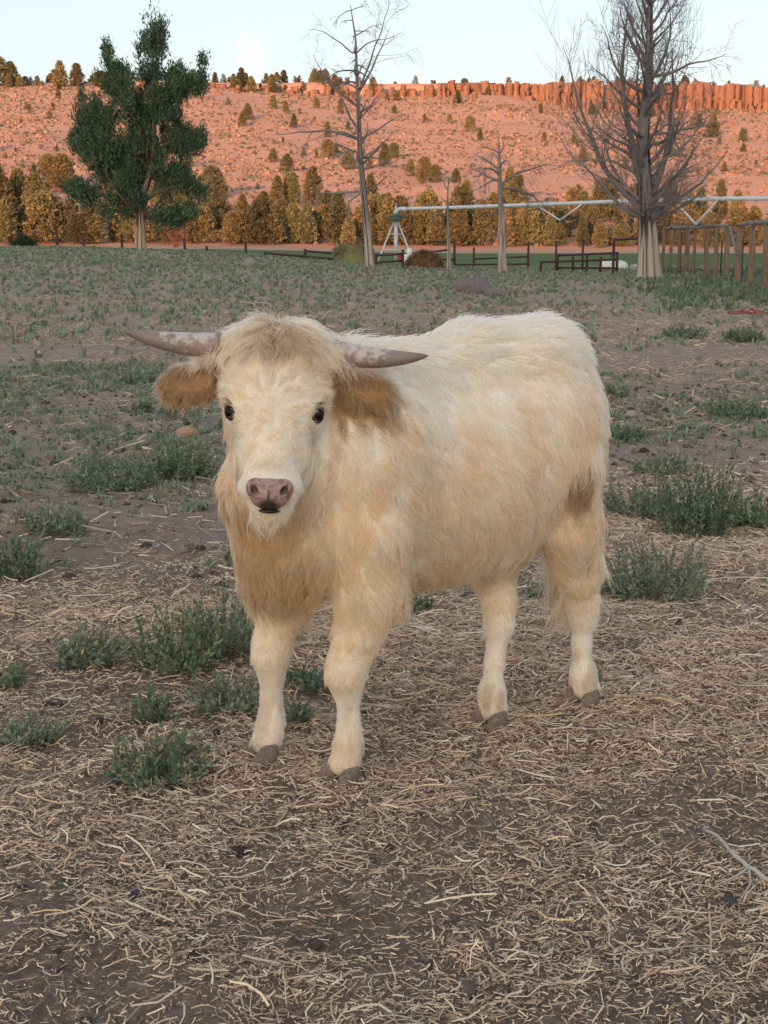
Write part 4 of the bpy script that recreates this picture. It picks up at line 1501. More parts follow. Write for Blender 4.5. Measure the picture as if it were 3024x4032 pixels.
def fur_field(P, N):
    """length, comb direction (unit, not yet tangent), lift for hairs rooted at P"""
    f, l, z = P[:, 0], P[:, 1], P[:, 2]
    h = l2h(P)
    hx, hd, hn = h.T
    n = len(P)
    L = np.full(n, 0.037)
    side = np.sign(l) * sst(0.0, 0.10, np.abs(l))
    D = np.stack([np.full(n, -0.42), 0.35 * side, np.full(n, -0.85)], -1)
    lift = np.full(n, 0.28)
    # flank waves
    wv = (fbm(P * np.array([6.0, 6.0, 4.0]), 2, 41) - 0.5)
    D[:, 0] += 1.5 * wv
    L *= 0.85 + 0.5 * fbm(P * 9, 2, 43)
    # back line
    top = sst(0.93, 1.02, z)
    D = D * (1 - top[:, None]) + top[:, None] * np.stack([np.full(n, -0.9), 0.6 * side, np.full(n, 0.1)], -1)
    lift = lift + 0.25 * top
    # rump
    ru = sst(-0.38, -0.50, f) * sst(0.5, 0.65, z)
    D = D + ru[:, None] * np.array([-0.5, 0, -0.3])
    lift += 0.12 * ru
    # neck and chest
    ch = sst(0.30, 0.42, f) * sst(0.36, 0.45, z)
    L = L * (1 - ch) + ch * (0.036 + 0.026 * sst(0.62, 0.50, z))
    D = D * (1 - ch[:, None]) + ch[:, None] * (np.array([0.15, 0.0, -1.0]) + 0.8 * wv[:, None] * np.array([0.5, 1, 0]) + np.stack([0 * l, l * 1.6, 0 * l], -1))
    # belly
    be = sst(0.54, 0.46, z) * sst(0.38, 0.42, z) * sst(0.30, 0.15, f)
    L = L + 0.010 * be
    lift += 0.15 * be
    # legs
    lg = sst(0.50, 0.40, z)
    L = L * (1 - lg) + lg * (0.0125 + 0.010 * sst(0.22, 0.4, z))
    D = D * (1 - lg[:, None]) + lg[:, None] * (np.array([-0.15, 0, -1.0]) + 0.35 * wv[:, None])
    lift = lift * (1 - lg) + lg * 0.30
    lo = sst(0.09, 0.05, z)
    L = L * (1 - lo) + lo * 0.016
    # tail
    tl = sst(-0.465, -0.49, f) * sst(0.30, 0.34, z) * sst(0.05, 0.03, l)
    sw = tl * sst(0.60, 0.42, z)
    L = L * (1 - sw) + sw * 0.13
    D = D * (1 - tl[:, None]) + tl[:, None] * np.array([0.0, 0, -1.0])
    # head
    hm = headmask(P)
    r = np.stack([hx - 0.0, hd - 0.235], -1)
    rr = np.linalg.norm(r, axis=1) + 1e-6
    fx, fd = r[:, 0] / rr, r[:, 1] / rr
    swirl = 0.5 * np.exp(-rr / 0.05)
    fx, fd = fx - swirl * fd, fd + swirl * fx
    below = sst(0.25, 0.30, hd)
    fd = fd * (1 - below) + below * 1.0
    fx = fx * (1 - 0.55 * below)
    up = sst(0.080, 0.035, hd)                    # forelock falls forward and outward, crest stands up
    back = sst(-0.09, -0.12, hn)
    fx = fx * (1 - up) + up * (1.3 * hx / 0.10)
    fd = fd * (1 - up) + up * (0.75 - 1.3 * back)
    wv2 = (fbm(P * 28, 2, 45) - 0.5)
    fx = fx + wv2 * (0.6 + 1.4 * up)
    fd = fd + (fbm(P * 28, 2, 46) - 0.5) * (0.4 + 1.2 * up)
    Dh = fx[:, None] * HX + fd[:, None] * HD
    Lh = 0.019 + 0.016 * sst(0.22, 0.12, hd) + 0.012 * sst(0.09, 0.04, hd) + 0.004 * sst(0.24, 0.16, hd)
    Lh = Lh * (1 - sst(0.29, 0.37, hd)) + sst(0.29, 0.37, hd) * 0.017
    ck = sst(0.055, 0.085, np.abs(hx)) * sst(-0.08, -0.13, hn) * sst(0.2, 0.26, hd)
    Lh = Lh + 0.012 * ck
    jaw = sst(-0.10, -0.14, hn) * sst(0.25, 0.32, hd)
    Lh = Lh + 0.020 * jaw
    Dh = Dh * (1 - jaw[:, None]) + jaw[:, None] * (HD * 0.9 - HN * 0.5)
    lh = 0.22 + 0.12 * sst(0.30, 0.36, hd) + (0.30 + 0.35 * back) * up + 0.10 * ck
    ear = sst(0.13, 0.155, np.abs(hx)) * sst(0.025, 0.045, hd)
    De = np.sign(hx)[:, None] * HX * 0.55 + (0.75 + 1.5 * wv2)[:, None] * HD + 0.35 * HN
    edge = sst(0.02, 0.05, np.abs(hd - 0.095))
    De = De + (np.sign(hd - 0.09) * edge)[:, None] * HD * 0.6
    Le = 0.024 + 0.012 * fbm(P * 40, 2, 47)
    Dh = Dh * (1 - ear[:, None]) + ear[:, None] * De
    Lh = Lh * (1 - ear) + ear * Le
    lh = lh * (1 - ear) + ear * 0.34
    D = D * (1 - hm[:, None]) + hm[:, None] * Dh
    L = L * (1 - hm) + hm * Lh
    lift = lift * (1 - hm) + hm * lh
    # nape behind the horns stands up
    nape = (1 - hm) * sst(0.95, 1.02, z) * sst(0.2, 0.3, f)
    L += 0.015 * nape
    lift += 0.3 * nape
    # keep clear of eyes, nose and hooves
    for e in EYES:
        d = np.linalg.norm(P - e, axis=1)
        L *= 0.30 + 0.70 * sst(0.024, 0.048, d)
    d = np.linalg.norm(P - NOSE_C, axis=1)
    L *= 0.55 + 0.45 * sst(0.045, 0.10, d)
    return L, unit(D), lift


def dens(P):
    h = l2h(P)
    d = 1.0 + 2.2 * headmask(P) + 0.5 * sst(0.45, 0.35, P[:, 2])
    d = d * (np.linalg.norm(P - NOSE_C, axis=1) > 0.040) * (P[:, 2] > 0.030)
    for e in EYES:
        d = d * (np.linalg.norm(P - e, axis=1) > 0.0215)
    return d


def build_fur(nh, ng, K):
    G, GN = tri_area_sample(BV, BQ, BN, ng, lambda p: (dens(p) > 0) * (1 + 0.9 * headmask(p)))
    gl, gd, gf = fur_field(G, GN)
    gd = gd - GN * (gd * GN).sum(1, keepdims=True)
    gd = unit(unit(gd) + 0.22 * RNG.normal(size=gd.shape))
    gd = unit(gd - GN * (gd * GN).sum(1, keepdims=True))
    ph = RNG.random(ng) * 6.28
    gshade = RNG.normal(size=ng)
    kd = KDTree(ng)
    for i in range(ng):
        kd.insert(G[i], i)
    kd.balance()
    P, N = tri_area_sample(BV, BQ, BN, nh, dens)
    near = np.array([kd.find(p)[1] for p in P])
    ns = 1500
    SG = G[:ns]
    kd2 = KDTree(ns)
    for i in range(ns):
        kd2.insert(SG[i], i)
    kd2.balance()
    g2 = np.array([kd2.find(p)[1] for p in G])
    near2 = g2[near]
    sshade = RNG.normal(size=ns)
    L, D, lift = fur_field(P, N)
    D = unit(D - N * (D * N).sum(1, keepdims=True))
    D = unit(D * 0.35 + gd[near] * 0.65 + 0.16 * RNG.normal(size=D.shape))
    D = unit(D - N * (D * N).sum(1, keepdims=True))
    L = L * np.exp(0.20 * RNG.normal(size=nh)) * (1 + 0.10 * gshade[near])
    lift = np.clip(lift * (1 + 0.25 * RNG.normal(size=nh)), 0.08, 1.2)
    B = np.cross(N, D)
    t = np.linspace(0, 1, K)[None, :, None]
    # stand off the skin first, then lie along the comb direction
    up = lift[:, None, None] * L[:, None, None] * (1 - (1 - t) ** 2) * 0.55 * N[:, None]
    al = L[:, None, None] * (t - 0.25 * lift[:, None, None] * t * (1 - t)) * D[:, None]
    long = np.clip(L / 0.045, 0.2, 1.5)
    wav = (0.11 * L * long)[:, None, None] * np.sin(t * 7.5 + ph[near][:, None, None]) * t * B[:, None]
    # clumping: tips gather on the guide's line
    off = G[near] - P
    off = off - N * (off * N).sum(1, keepdims=True)
    cl = (0.76 * sst(0.008, 0.024, L))[:, None, None] * t ** 1.3 * off[:, None]
    off2 = SG[near2] - P
    off2 = off2 - N * (off2 * N).sum(1, keepdims=True)
    cl = cl + (0.30 * sst(0.02, 0.04, L))[:, None, None] * t ** 1.6 * off2[:, None]
    sag = np.array([0, 0, -1.0])[None, None] * (np.clip(L - 0.03, 0, None)[:, None, None]) * 0.30 * t ** 2
    C = P[:, None] - N[:, None] * 0.002 + up + al + wav + cl + sag
    # nothing pokes below the ground
    C[..., 2] = np.maximum(C[..., 2], 0.004)
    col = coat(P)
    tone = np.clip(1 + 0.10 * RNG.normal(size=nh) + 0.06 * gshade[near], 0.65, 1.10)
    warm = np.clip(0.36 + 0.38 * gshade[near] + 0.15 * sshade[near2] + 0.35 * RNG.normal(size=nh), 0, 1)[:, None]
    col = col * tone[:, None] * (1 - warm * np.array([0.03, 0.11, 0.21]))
    rad = (0.00066 + 0.00030 * RNG.random(nh)) * (0.75 + 0.35 * np.clip(L / 0.04, 0, 1.4))
    rp = rad[:, None] * (1 - 0.80 * np.linspace(0, 1, K)[None] ** 1.6)
    return C, rp, np.clip(col, 0, 0.985)


def curves_ob(name, C, rp, col, m, parent):
    n, K = C.shape[:2]
    cu = bpy.data.hair_curves.new(name)
    cu.add_curves([K] * n)
    cu.attributes['position'].data.foreach_set('vector', C.astype(np.float32).ravel())
    a = cu.attributes.get('radius') or cu.attributes.new('radius', 'FLOAT', 'POINT')
    a.data.foreach_set('value', rp.astype(np.float32).ravel())
    cu.attributes.new('col', 'FLOAT_COLOR', 'CURVE').data.foreach_set('color', np.concatenate([col, np.ones((n, 1))], 1).astype(np.float32).ravel())
    o = link(name, cu, m, parent)
    return o


def fur_mat():
    m = bpy.data.materials.new('calf_fur')
    m.use_nodes = True
    t = m.node_tree
    t.nodes.clear()
    o = t.nodes.new('ShaderNodeOutputMaterial')
    at = t.nodes.new('ShaderNodeAttribute')
    at.attribute_name = 'col'
    hb = t.nodes.new('ShaderNodeBsdfHairPrincipled')
    hb.parametrization = 'COLOR'
    hb.inputs['Roughness'].default_value = 0.42
    hb.inputs['Radial Roughness'].default_value = 0.55
    hb.inputs['Random Roughness'].default_value = 0.2
    t.links.new(at.outputs['Color'], hb.inputs['Color'])
    df = t.nodes.new('ShaderNodeBsdfDiffuse')
    t.links.new(at.outputs['Color'], df.inputs[0])
    mx = t.nodes.new('ShaderNodeMixShader')
    mx.inputs[0].default_value = 0.38
    t.links.new(hb.outputs[0], mx.inputs[1])
    t.links.new(df.outputs[0], mx.inputs[2])
    t.links.new(mx.outputs[0], o.inputs[0])
    return m


M_FUR = fur_mat()
C, rp, col = build_fur(180000, 5600, 7)
curves_ob('fur', C, rp, col, M_FUR, calf)

# pale eyelashes
LC = []
for e, sx in zip(EYES, (-1, 1)):
    out = head_dir((sx * 0.70, 0.05, 0.72)); upv = head_dir((sx * 0.10, -1, 0.1)); si = np.cross(upv, out)
    for k in range(46):
        a = RNG.uniform(0.15, 0.85) * np.pi
        root = e + out * 0.0135 + si * math.cos(a) * 0.0155 + upv * math.sin(a) * 0.0185
        d = unit(out * 0.8 + HX * sx * 0.75 + upv * RNG.uniform(-0.15, 0.25) + RNG.normal(size=3) * 0.10)
        tt = np.linspace(0, 1, 7)[:, None]
        LC.append(root + d * tt * RNG.uniform(0.018, 0.030) - HD * -0.006 * tt ** 2)
LC = np.array(LC)
curves_ob('eyelash', LC, np.repeat(np.linspace(0.0005, 0.0001, 7)[None], len(LC), 0), np.repeat([[0.85, 0.8, 0.7]], len(LC), 0), M_FUR, calf)
# ------------------------------------------------------------------ fences, irrigation pivot, hay
M_PIPE = mat('rusty_pipe', (0.055, 0.042, 0.040), 0.8, noise=[(6, 0.6, (0.11, 0.06, 0.045))])
M_POST = mat('peeled_log', (0.22, 0.155, 0.11), 0.9, noise=[(9, 0.6, (0.11, 0.075, 0.055), (1, 1, 0.2)), (40, 0.5, (0.30, 0.23, 0.17), (1, 1, 0.1))], bump=(20, 0.8, 0.02, (1, 1, 0.15)))
M_GREYLOG = mat('weathered_log', (0.27, 0.25, 0.24), 0.9, noise=[(10, 0.6, (0.15, 0.14, 0.135))], bump=(20, 0.8, 0.02))
M_TPOST = mat('green_steel', (0.03, 0.055, 0.045), 0.6)
M_WIRE = mat('fence_wire', (0.12, 0.11, 0.11), 0.6, metal=0.5)
M_GALV = mat('galvanised_steel', (0.62, 0.66, 0.70), 0.45, noise=[(3, 0.5, (0.50, 0.54, 0.58))], metal=0.25)
M_DKGREEN = mat('pivot_collar', (0.10, 0.14, 0.14), 0.6)


def gz(p):
    return float(GZ(p[0], p[1]))


def wire_fence():
    pts = [(67, 905, 60.5), (222, 902, 60.8), (326, 922, 62), (478, 922, 63), (726, 938, 62), (813, 968, 58), (967, 958, 57)]
    P = [W(px, py, Y) for px, py, Y in pts]
    root = empty('wire_fence', (P[3][0], P[3][1], gz(P[3])), 'sagging wire fence on dark posts crossing behind the juniper', 'fence')
    o = np.array(root.location)
    for p in P:
        b = p.copy(); b[2] = gz(p) - 0.3
        mb = MB(); mb.tube([b - o, (b + p) / 2 - o + np.array([0.01, 0, 0]), p - o], [0.065, 0.06, 0.055], 8)
        mb.build('post', M_PIPE, root, True)
    for k in (0.15, 0.45, 0.75):
        mb = MB()
        mb.tube([p - o - np.array([0, 0.06, k * (p[2] - gz(p))]) for p in P], 0.006, 4)
        mb.build('wire', M_WIRE, root)


wire_fence()


def pipe_run(name, label, posts, rails, r=0.045, cat='fence'):
    """posts: (px, top py, Y); rails: ((px,py,Y),(px,py,Y))"""
    P0 = W(*posts[0])
    root = empty(name, (P0[0], P0[1], gz(P0)), label, cat)
    o = np.array(root.location)
    for px, py, Y in posts:
        p = W(px, py, Y); b = p.copy(); b[2] = gz(p) - 0.2
        mb = MB(); mb.tube([b - o, p - o], r * 1.25, 8); mb.build('post', M_PIPE, root, True)
    for a, b in rails:
        mb = MB(); mb.tube([W(*a) - o, W(*b) - o], r, 8); mb.build('rail', M_PIPE, root, True)


pipe_run('pipe_gate', 'low dark pipe rail sagging towards the hay bale, in the open pasture', [(1043, 992, 54), (1178, 1006, 54)], [((1043, 996, 54), (1200, 1010, 54))])
pipe_run('pipe_gate', 'low two-rail dark pipe panel meeting the green hay bale', [(1201, 980, 54), (1322, 1006, 54)], [((1201, 988, 54), (1330, 1000, 54)), ((1201, 1010, 54), (1326, 1021, 54))])
pipe_run('pipe_gate', 'dark pipe gate between the slender dead tree and the brown hay heap', [(1480, 998, 50), (1586, 982, 50)], [((1480, 1006, 50), (1586, 1000, 50)), ((1480, 1034, 50), (1586, 1026, 50))], 0.04)
pipe_run('pipe_gate', 'tall dark pipe frame behind the thin bare snag', [(1790, 948, 56), (1688, 990, 56)], [((1688, 950, 56), (1790, 954, 56)), ((1688, 994, 56), (1762, 984, 56)), ((1740, 1022, 56), (1795, 1022, 56))], 0.04)
pipe_run('pipe_fence', 'dark pipe post and rail fence from snag to corral panels', [(1866, 974, 52), (2081, 952, 50), (2191, 948, 49), (2296, 944, 48)], [((1795, 1042, 52), (2085, 1040, 50)), ((1866, 1020, 52), (2081, 1010, 50))], 0.032)
pipe_run('corral_panel', 'dark corral panels with high frame beside the broad dead tree', [(2196, 1004, 47), (2256, 1010, 46.5), (2312, 1000, 46), (2366, 1012, 46), (2431, 992, 45), (2418, 942, 44.5), (2130, 1030, 47)],
         [((2196, 1006, 47), (2431, 996, 45)), ((2130, 1032, 47), (2431, 1022, 45)), ((2196, 1054, 47), (2431, 1056, 45)), ((2418, 944, 44.5), (2510, 940, 44.5))], 0.036)


def log_fence():
    data = [(2608, 903, 1071), (2640, 902, 1067), (2673, 900, 1075), (2701, 898, 1076), (2732, 900, 1084), (2780, 896, 1093), (2817, 895, 1099), (2859, 893, 1101), (2907, 893, 1119), (2957, 884, 1136), (3016, 880, 1147), (3075, 876, 1165), (3140, 870, 1190)]
    G_ = [Gpix(px, pb) for px, pt, pb in data]
    T_ = [W(px + 6, pt, g[1]) for (px, pt, pb), g in zip(data, G_)]
    o = G_[5]
    root = empty('log_fence', o, 'upright log fence with grey top rails next to the broad dead tree', 'fence')
    r = np.random.default_rng(9)
    for k, (g, t) in enumerate(zip(G_, T_)):
        mb = MB()
        rr = (0.085, 0.10, 0.09, 0.13, 0.085, 0.115, 0.11, 0.115, 0.14, 0.13, 0.13, 0.12, 0.12)[k]
        g2 = g.copy(); g2[2] -= 0.25
        pts = [g2 + (t - g2) * s_ + np.array([r.normal() * 0.012, r.normal() * 0.012, 0]) for s_ in (0, 0.3, 0.6, 1)]
        mb.tube(np.array(pts) - o, [rr * 0.62, rr * 0.62, rr * 0.58, rr * 0.55], 10)
        mb.build('post', M_POST, root, True)
    for ia, ib in ((0, 7), (8, 12)):
        pts = [T_[i] + np.array([0, -0.02, 0.03 + r.normal() * 0.012]) - o for i in range(ia, ib + 1)]
        pts = catmull(np.array(pts), 20) + r.normal(size=(20, 3)) * 0.008
        mb = MB(); mb.tube(pts, 0.048 + 0.006 * r.normal(size=20), 9); mb.build('top_rail', M_GREYLOG, root, True)
    a = T_[7] - o + np.array([0.03, -0.1, 0]); b = W(2902, 1000, G_[8][1] - 0.15) - o
    mb = MB()
    d = unit(b - a); s_ = unit(np.cross(d, [0, 1, 0])); u = np.cross(s_, d)
    mb.box((a + b) / 2, (0.13, 0.025, np.linalg.norm(b - a)), M=np.stack([s_, u, d], 1))
    mb.build('brace_board', M_GREYLOG, root)
    for px, pt, k in ((2682, 915, 2), (2842, 950, 6), (2925, 936, 8), (3014, 938, 10)):
        g = G_[k] + np.array([(px - data[k][0]) / FPX * G_[k][1], 0.25, -0.15])
        t = W(px + 4, pt, g[1])
        mb = MB(); mb.box((g + t) / 2 - o, (0.035, 0.035, t[2] - g[2])); mb.build('steel_post', M_TPOST, root)
    for k in (0.25, 0.5, 0.75):
        mb = MB(); mb.tube([g + (t - g) * k - o + np.array([0, 0.07, 0]) for g, t in zip(G_, T_)], 0.004, 4); mb.build('wire', M_WIRE, root)


log_fence()


def pivot():
    Y0 = 97.0
    b = W(1558, 1020, Y0); b[2] = gz(b)
    root = empty('irrigation_pivot', b, 'galvanised centre pivot irrigation tower with long overhead water pipe', 'irrigation pivot')
    P = lambda px, py, Y=Y0: W(px, py, Y) - b
    apex = P(1559, 868)
    for sx, sy in ((-1, -1), (1, -1), (-1, 1), (1, 1)):
        foot = np.array([sx * 1.40, sy * 1.2, 0.0]); foot[2] = float(Hz(b[0] + foot[0], b[1] + foot[1])) - b[2] - 0.1
        mb = MB(); mb.tube([foot, apex + np.array([sx * 0.10, sy * 0.10, 0])], 0.055, 8); mb.build('leg', M_GALV, root, True)
    for h in (0.36, 0.70):
        mb = MB()
        c = [np.array([sx * (1.40 * (1 - h) + 0.10 * h), sy * (1.2 * (1 - h) + 0.1 * h), apex[2] * h]) for sx, sy in ((-1, -1), (1, -1), (1, 1), (-1, 1), (-1, -1))]
        for p, q in zip(c[:-1], c[1:]):
            mb.tube([p, q], 0.035, 6)
        mb.build('brace_ring', M_GALV, root)
    mb = MB(); mb.tube([(0, 0, -0.2), apex + np.array([0, 0, 0.1])], 0.13, 14); mb.build('riser_pipe', M_GALV, root, True)
    mb = MB(); mb.tube([apex + np.array([0, 0, z]) for z in (-0.02, 0.0, 0.12, 0.28, 0.32, 0.48)], [0.20, 0.46, 0.48, 0.48, 0.55, 0.16], 18); mb.build('collar', M_DKGREEN, root, True)
    mb = MB(); mb.tube([apex + np.array([0, 0, 0.4]), P(1558, 838), P(1563, 828), P(1580, 822, 96.8), P(1600, 823, 96.4)], [0.17, 0.17, 0.17, 0.15, 0.14], 12); mb.build('elbow', M_GALV, root, True)
    mb = MB(); mb.tube([P(1559, 838), P(1559, 800)], [0.08, 0.02], 8); mb.build('air_vent', M_GALV, root, True)
    pts = [P(1590, 823, 96.6), P(1800, 817, 94.0), P(2000, 810, 91.4), P(2200, 803, 88.5), P(2450, 793, 85.0), P(2700, 785, 81.8), P(2850, 782, 80.0), P(3040, 781, 78.0), P(3400, 790, 74.0), P(3800, 806, 70.0)]
    pts = np.array(pts)
    boom = catmull(pts, 40)
    mb = MB(); mb.tube(boom, 0.125, 12); bo = mb.build('water_pipe', M_GALV, root, True)

    def truss(pa, pm, pb, Ya, Ym, Yb):
        for dy in (-0.55, 0.55):
            mb = MB()
            mid = P(pm[0], pm[1], Ym) + np.array([0, dy * 0.35, 0])
            mb.tube([P(pa[0], pa[1], Ya) + np.array([0, dy, 0]) * 0.0, mid], 0.05, 6)
            mb.tube([mid, P(pb[0], pb[1], Yb)], 0.05, 6)
            mb.build('truss_strut', M_GALV, bo, True)
    truss((2110, 807), (2205, 868), (2300, 798), 89.8, 88.4, 87.0)
    truss((2650, 787), (2740, 884), (2830, 783), 82.5, 81.2, 80.2)
    truss((3180, 784), (3270, 890), (3360, 789), 76.5, 75.5, 74.4)
    mb = MB()
    rod = [P(1600, 832, 96.4), P(1850, 862, 93.4), P(2205, 868, 88.4), P(2740, 884, 81.2), P(3270, 890, 75.5), P(3790, 812, 70.1)]
    mb.tube(catmull(np.array(rod), 40), 0.018, 5); mb.build('truss_rod', M_WIRE, bo)
    # drive tower that carries the outer end of the pipe (outside the frame)
    e = pts[-1]
    gzz = float(Hz(b[0] + e[0], b[1] + e[1])) - b[2]
    mb = MB()
    for s_ in (-1, 1):
        mb.tube([e, np.array([e[0] - 0.9 * s_, e[1] + 1.6 * s_, gzz + 0.5])], 0.06, 6)
    mb.tube([np.array([e[0] + 0.9, e[1] - 1.6, gzz + 0.5]), np.array([e[0] - 0.9, e[1] + 1.6, gzz + 0.5])], 0.07, 6)
    mb.build('drive_tower', M_GALV, root, True)
    for s_ in (-1, 1):
        mb = MB()
        c = np.array([e[0] - 0.9 * s_, e[1] + 1.6 * s_, gzz + 0.55])
        ax = unit(np.array([1.6, 0.9, 0])); a = np.linspace(0, 2 * np.pi, 25)
        u = unit(np.array([-0.9, 1.6, 0]))
        mb.tube(c + 0.45 * (np.cos(a)[:, None] * u + np.sin(a)[:, None] * np.array([0, 0, 1])), 0.12, 8, cap=False)
        mb.tube([c - u * 0.45, c + u * 0.45], 0.05, 6)
        mb.build('wheel', M_PIPE, root, True)


pivot()

# pump box beside the pivot
pb = W(1612, 1012, 92); pb[2] = gz(pb)
pump = empty('pump_unit', pb, 'small white and red pump unit at the foot of the pivot tower', 'pump')
mb = MB(); mb.box((0, 0, 0.45), (1.0, 0.7, 0.9)); mb.build('housing', mat('white_paint', (0.75, 0.75, 0.74), 0.5), pump)
mb = MB(); mb.box((-0.62, -0.05, 0.42), (0.24, 0.6, 0.8)); mb.build('red_panel', mat('red_paint', (0.35, 0.03, 0.03), 0.5), pump)
P, q = uvs((0.0, 0.0, 1.08), (0.2, 0.2, 0.2)) if 'uvs' in globals() else (None, None)
if P is not None:
    link('float_ball', mesh_np('float_ball', P, [q], True), bpy.data.materials['white_paint'], pump)


def hay(px0, px1, pt, pb_, Y, label, cols, seed, boxy):
    c = W((px0 + px1) / 2, pb_, Y); c[2] = gz(c)
    wd = (px1 - px0) / FPX * Y
    hh = W((px0 + px1) / 2, pt, Y)[2] - c[2]
    root = empty('hay_bale' if boxy else 'hay_heap', c, label, 'hay')
    r = np.random.default_rng(seed)
    n = 26
    u = np.linspace(0, 2 * np.pi, 2 * n, endpoint=False); v = np.linspace(0, np.pi / 2, n)
    ex = 0.28 if boxy else 0.85
    sp = lambda a: np.sign(a) * np.abs(a) ** ex
    X = np.outer(sp(np.cos(v)), sp(np.cos(u))) * wd / 2
    Yy = np.outer(sp(np.cos(v)), sp(np.sin(u))) * wd * 0.42
    Z = np.outer(sp(np.sin(v)), np.ones(2 * n)) * hh
    V = np.stack([X, Yy, Z], -1).reshape(-1, 3)
    V = V * (1 + 0.16 * (fbm(V * 4 + seed, 3, seed) - 0.5)[:, None])
    i = np.arange(n - 1)[:, None] * 2 * n; j = np.arange(2 * n)[None]
    q = np.stack([i + j, i + (j + 1) % (2 * n), i + 2 * n + (j + 1) % (2 * n), i + 2 * n + j], -1).reshape(-1, 4)
    cc = np.asarray(cols[0]) + (np.asarray(cols[1]) - np.asarray(cols[0])) * fbm(V * 7, 3, seed + 1)[:, None]
    link('bale_core', mesh_np('bale_core', V, [q], True, {'col': cc}), M_HAY, root)
    m = 2600
    k = r.integers(0, len(V), m)
    b_ = V[k]
    nrm = unit(b_ + np.array([0, 0, 0.1]))
    d = unit(np.cross(nrm, r.normal(size=(m, 3))) + 0.35 * nrm + (np.array([0, 0, -0.3]) if boxy else 0))
    L = r.uniform(0.10, 0.26, m)[:, None]
    s_ = unit(np.cross(d, nrm)) * 0.009
    VV = np.stack([b_ - s_, b_ + s_, b_ + d * L + s_ * 0.5, b_ + d * L - s_ * 0.5], 1).reshape(-1, 3)
    c2 = np.asarray(cols[0]) * 0.7 + (np.asarray(cols[1]) * 1.3 - np.asarray(cols[0]) * 0.7) * r.random((m, 1))
    o = link('loose_stems', mesh_np('loose_stems', VV, [np.arange(len(VV)).reshape(-1, 4)], False, {'col': np.repeat(c2, 4, 0)}), M_HAY, root)
    o['kind'] = 'stuff'


M_HAY = mat('hay', attr='col', rough=0.95, spec=0.05, bump=(30, 1.0, 0.03))
hay(1322, 1462, 970, 1034, 52, 'green hay bale leaning against the slender dead tree', ((0.14, 0.15, 0.07), (0.30, 0.30, 0.16)), 3, True)
hay(1600, 1742, 1000, 1044, 49, 'low brown heap of old hay beside the thin bare snag', ((0.10, 0.065, 0.035), (0.28, 0.17, 0.09)), 4, False)


def boulder(name, p, size, col, label, cat, seed, group=None, flat=0.7):
    P, q = uvs((0, 0, 0), (1, 1, 1), None, 26, 16)
    P = P * (1 + 1.0 * (fbm(P * 1.5 + seed * 7, 4, seed) - 0.5)[:, None])
    P = P * np.array([size, size * 0.8, size * flat]) / 1.0
    P[:, 2] += size * flat * 0.35
    m = mat('stone', col, 0.95, noise=[(12, 0.5, tuple(np.array(col) * 0.6)), (60, 0.4, tuple(np.minimum(np.array(col) * 1.4, 0.8)))], bump=(40, 0.8, 0.01))
    o = link(name, mesh_np(name, P, [q], True), m, None, p)
    return tag(o, label, cat, group)


for k, (px, py, sz, col, lab) in enumerate([(1836, 1150, 0.26, (0.20, 0.16, 0.15), 'rounded brown boulder, tallest of three lying in the pasture grass'), (1885, 1156, 0.30, (0.17, 0.155, 0.16), 'grey boulder lying against the tallest brown boulder in the grass'), (1950, 1166, 0.22, (0.19, 0.17, 0.165), 'flat grey stone beside the two boulders in the grass'),
                                              (985, 1052, 0.30, (0.26, 0.24, 0.21), 'pale rounded rock on the pasture crest near the low pipe rail'),
                                              (2490, 1640, 0.055, (0.34, 0.31, 0.28), 'pale flat stone lying by the calf rump'), (735, 1722, 0.07, (0.42, 0.26, 0.17), 'orange brown stone beside the calf cheek'),
                                              (442, 1540, 0.06, (0.15, 0.13, 0.12), 'small dark stone on bare soil left of the ear'), (148, 2905, 0.032, (0.33, 0.30, 0.28), 'small pale stone lodged in a grey weed'), (436, 3086, 0.032, (0.13, 0.11, 0.10), 'flat dark stone at the edge of the foreground weed'),
                                              (2870, 3555, 0.022, (0.08, 0.08, 0.09), 'small blackish pebble on straw below the white twig'), (535, 3510, 0.014, (0.07, 0.07, 0.08), 'tiny blackish pebble on bare soil in the straw')]):
    g = Gpix(px, py)
    boulder('stone', g, sz, col, lab, 'stone', k + 1, flat=0.85 if k < 2 else 0.6)

# white lumps lying in the field behind the corral panel
for k, (px, py, Y, s_, lab) in enumerate([(2395, 1062, 52, 0.34, 'white lumpy mound lying in the field behind the corral panel'), (2440, 1064, 52, 0.30, 'smaller white mound touching the lumpy one behind the corral panel'), (2500, 1066, 49, 0.22, 'pale grey block at the foot of the broad dead tree')]):
    p = W(px, py, Y); p[2] = gz(p)
    boulder('white_mound', p, s_, (0.72, 0.71, 0.68) if k < 2 else (0.42, 0.41, 0.40), lab, 'mound', k + 31, flat=0.75)


def red_net():
    c = Gpix(2968, 1236)
    r = np.random.default_rng(6)
    root = empty('red_rope_pile', c, 'tangled faded red netting lying on the grass near the log fence', 'netting')
    for k in range(26):
        a = r.uniform(0, 6.28)
        p0 = np.array([r.uniform(-0.38, 0.38), r.uniform(-0.25, 0.25), 0.03])
        pts, _ = bend(p0, (math.cos(a), math.sin(a), 0.25), r.uniform(0.2, 0.5), 8, -0.5, 0.35, r)
        pts[:, 2] = np.clip(pts[:, 2] * 0.5, 0.012, 0.05 + 0.05 * r.random())
        mb = MB(); mb.tube(pts, 0.011, 5); mb.build('strand', M_RED, root, True)


M_RED = mat('faded_red_rope', (0.36, 0.10, 0.085), 0.9, noise=[(20, 0.5, (0.22, 0.06, 0.055))])
red_net()
# ------------------------------------------------------------------ straw, grass and weeds
M_STRAW = mat('straw', attr='col', rough=0.75, spec=0.2, trans=0.10)
M_LEAF = mat('weed_leaf', attr='col', rough=0.75, spec=0.2, trans=0.15)


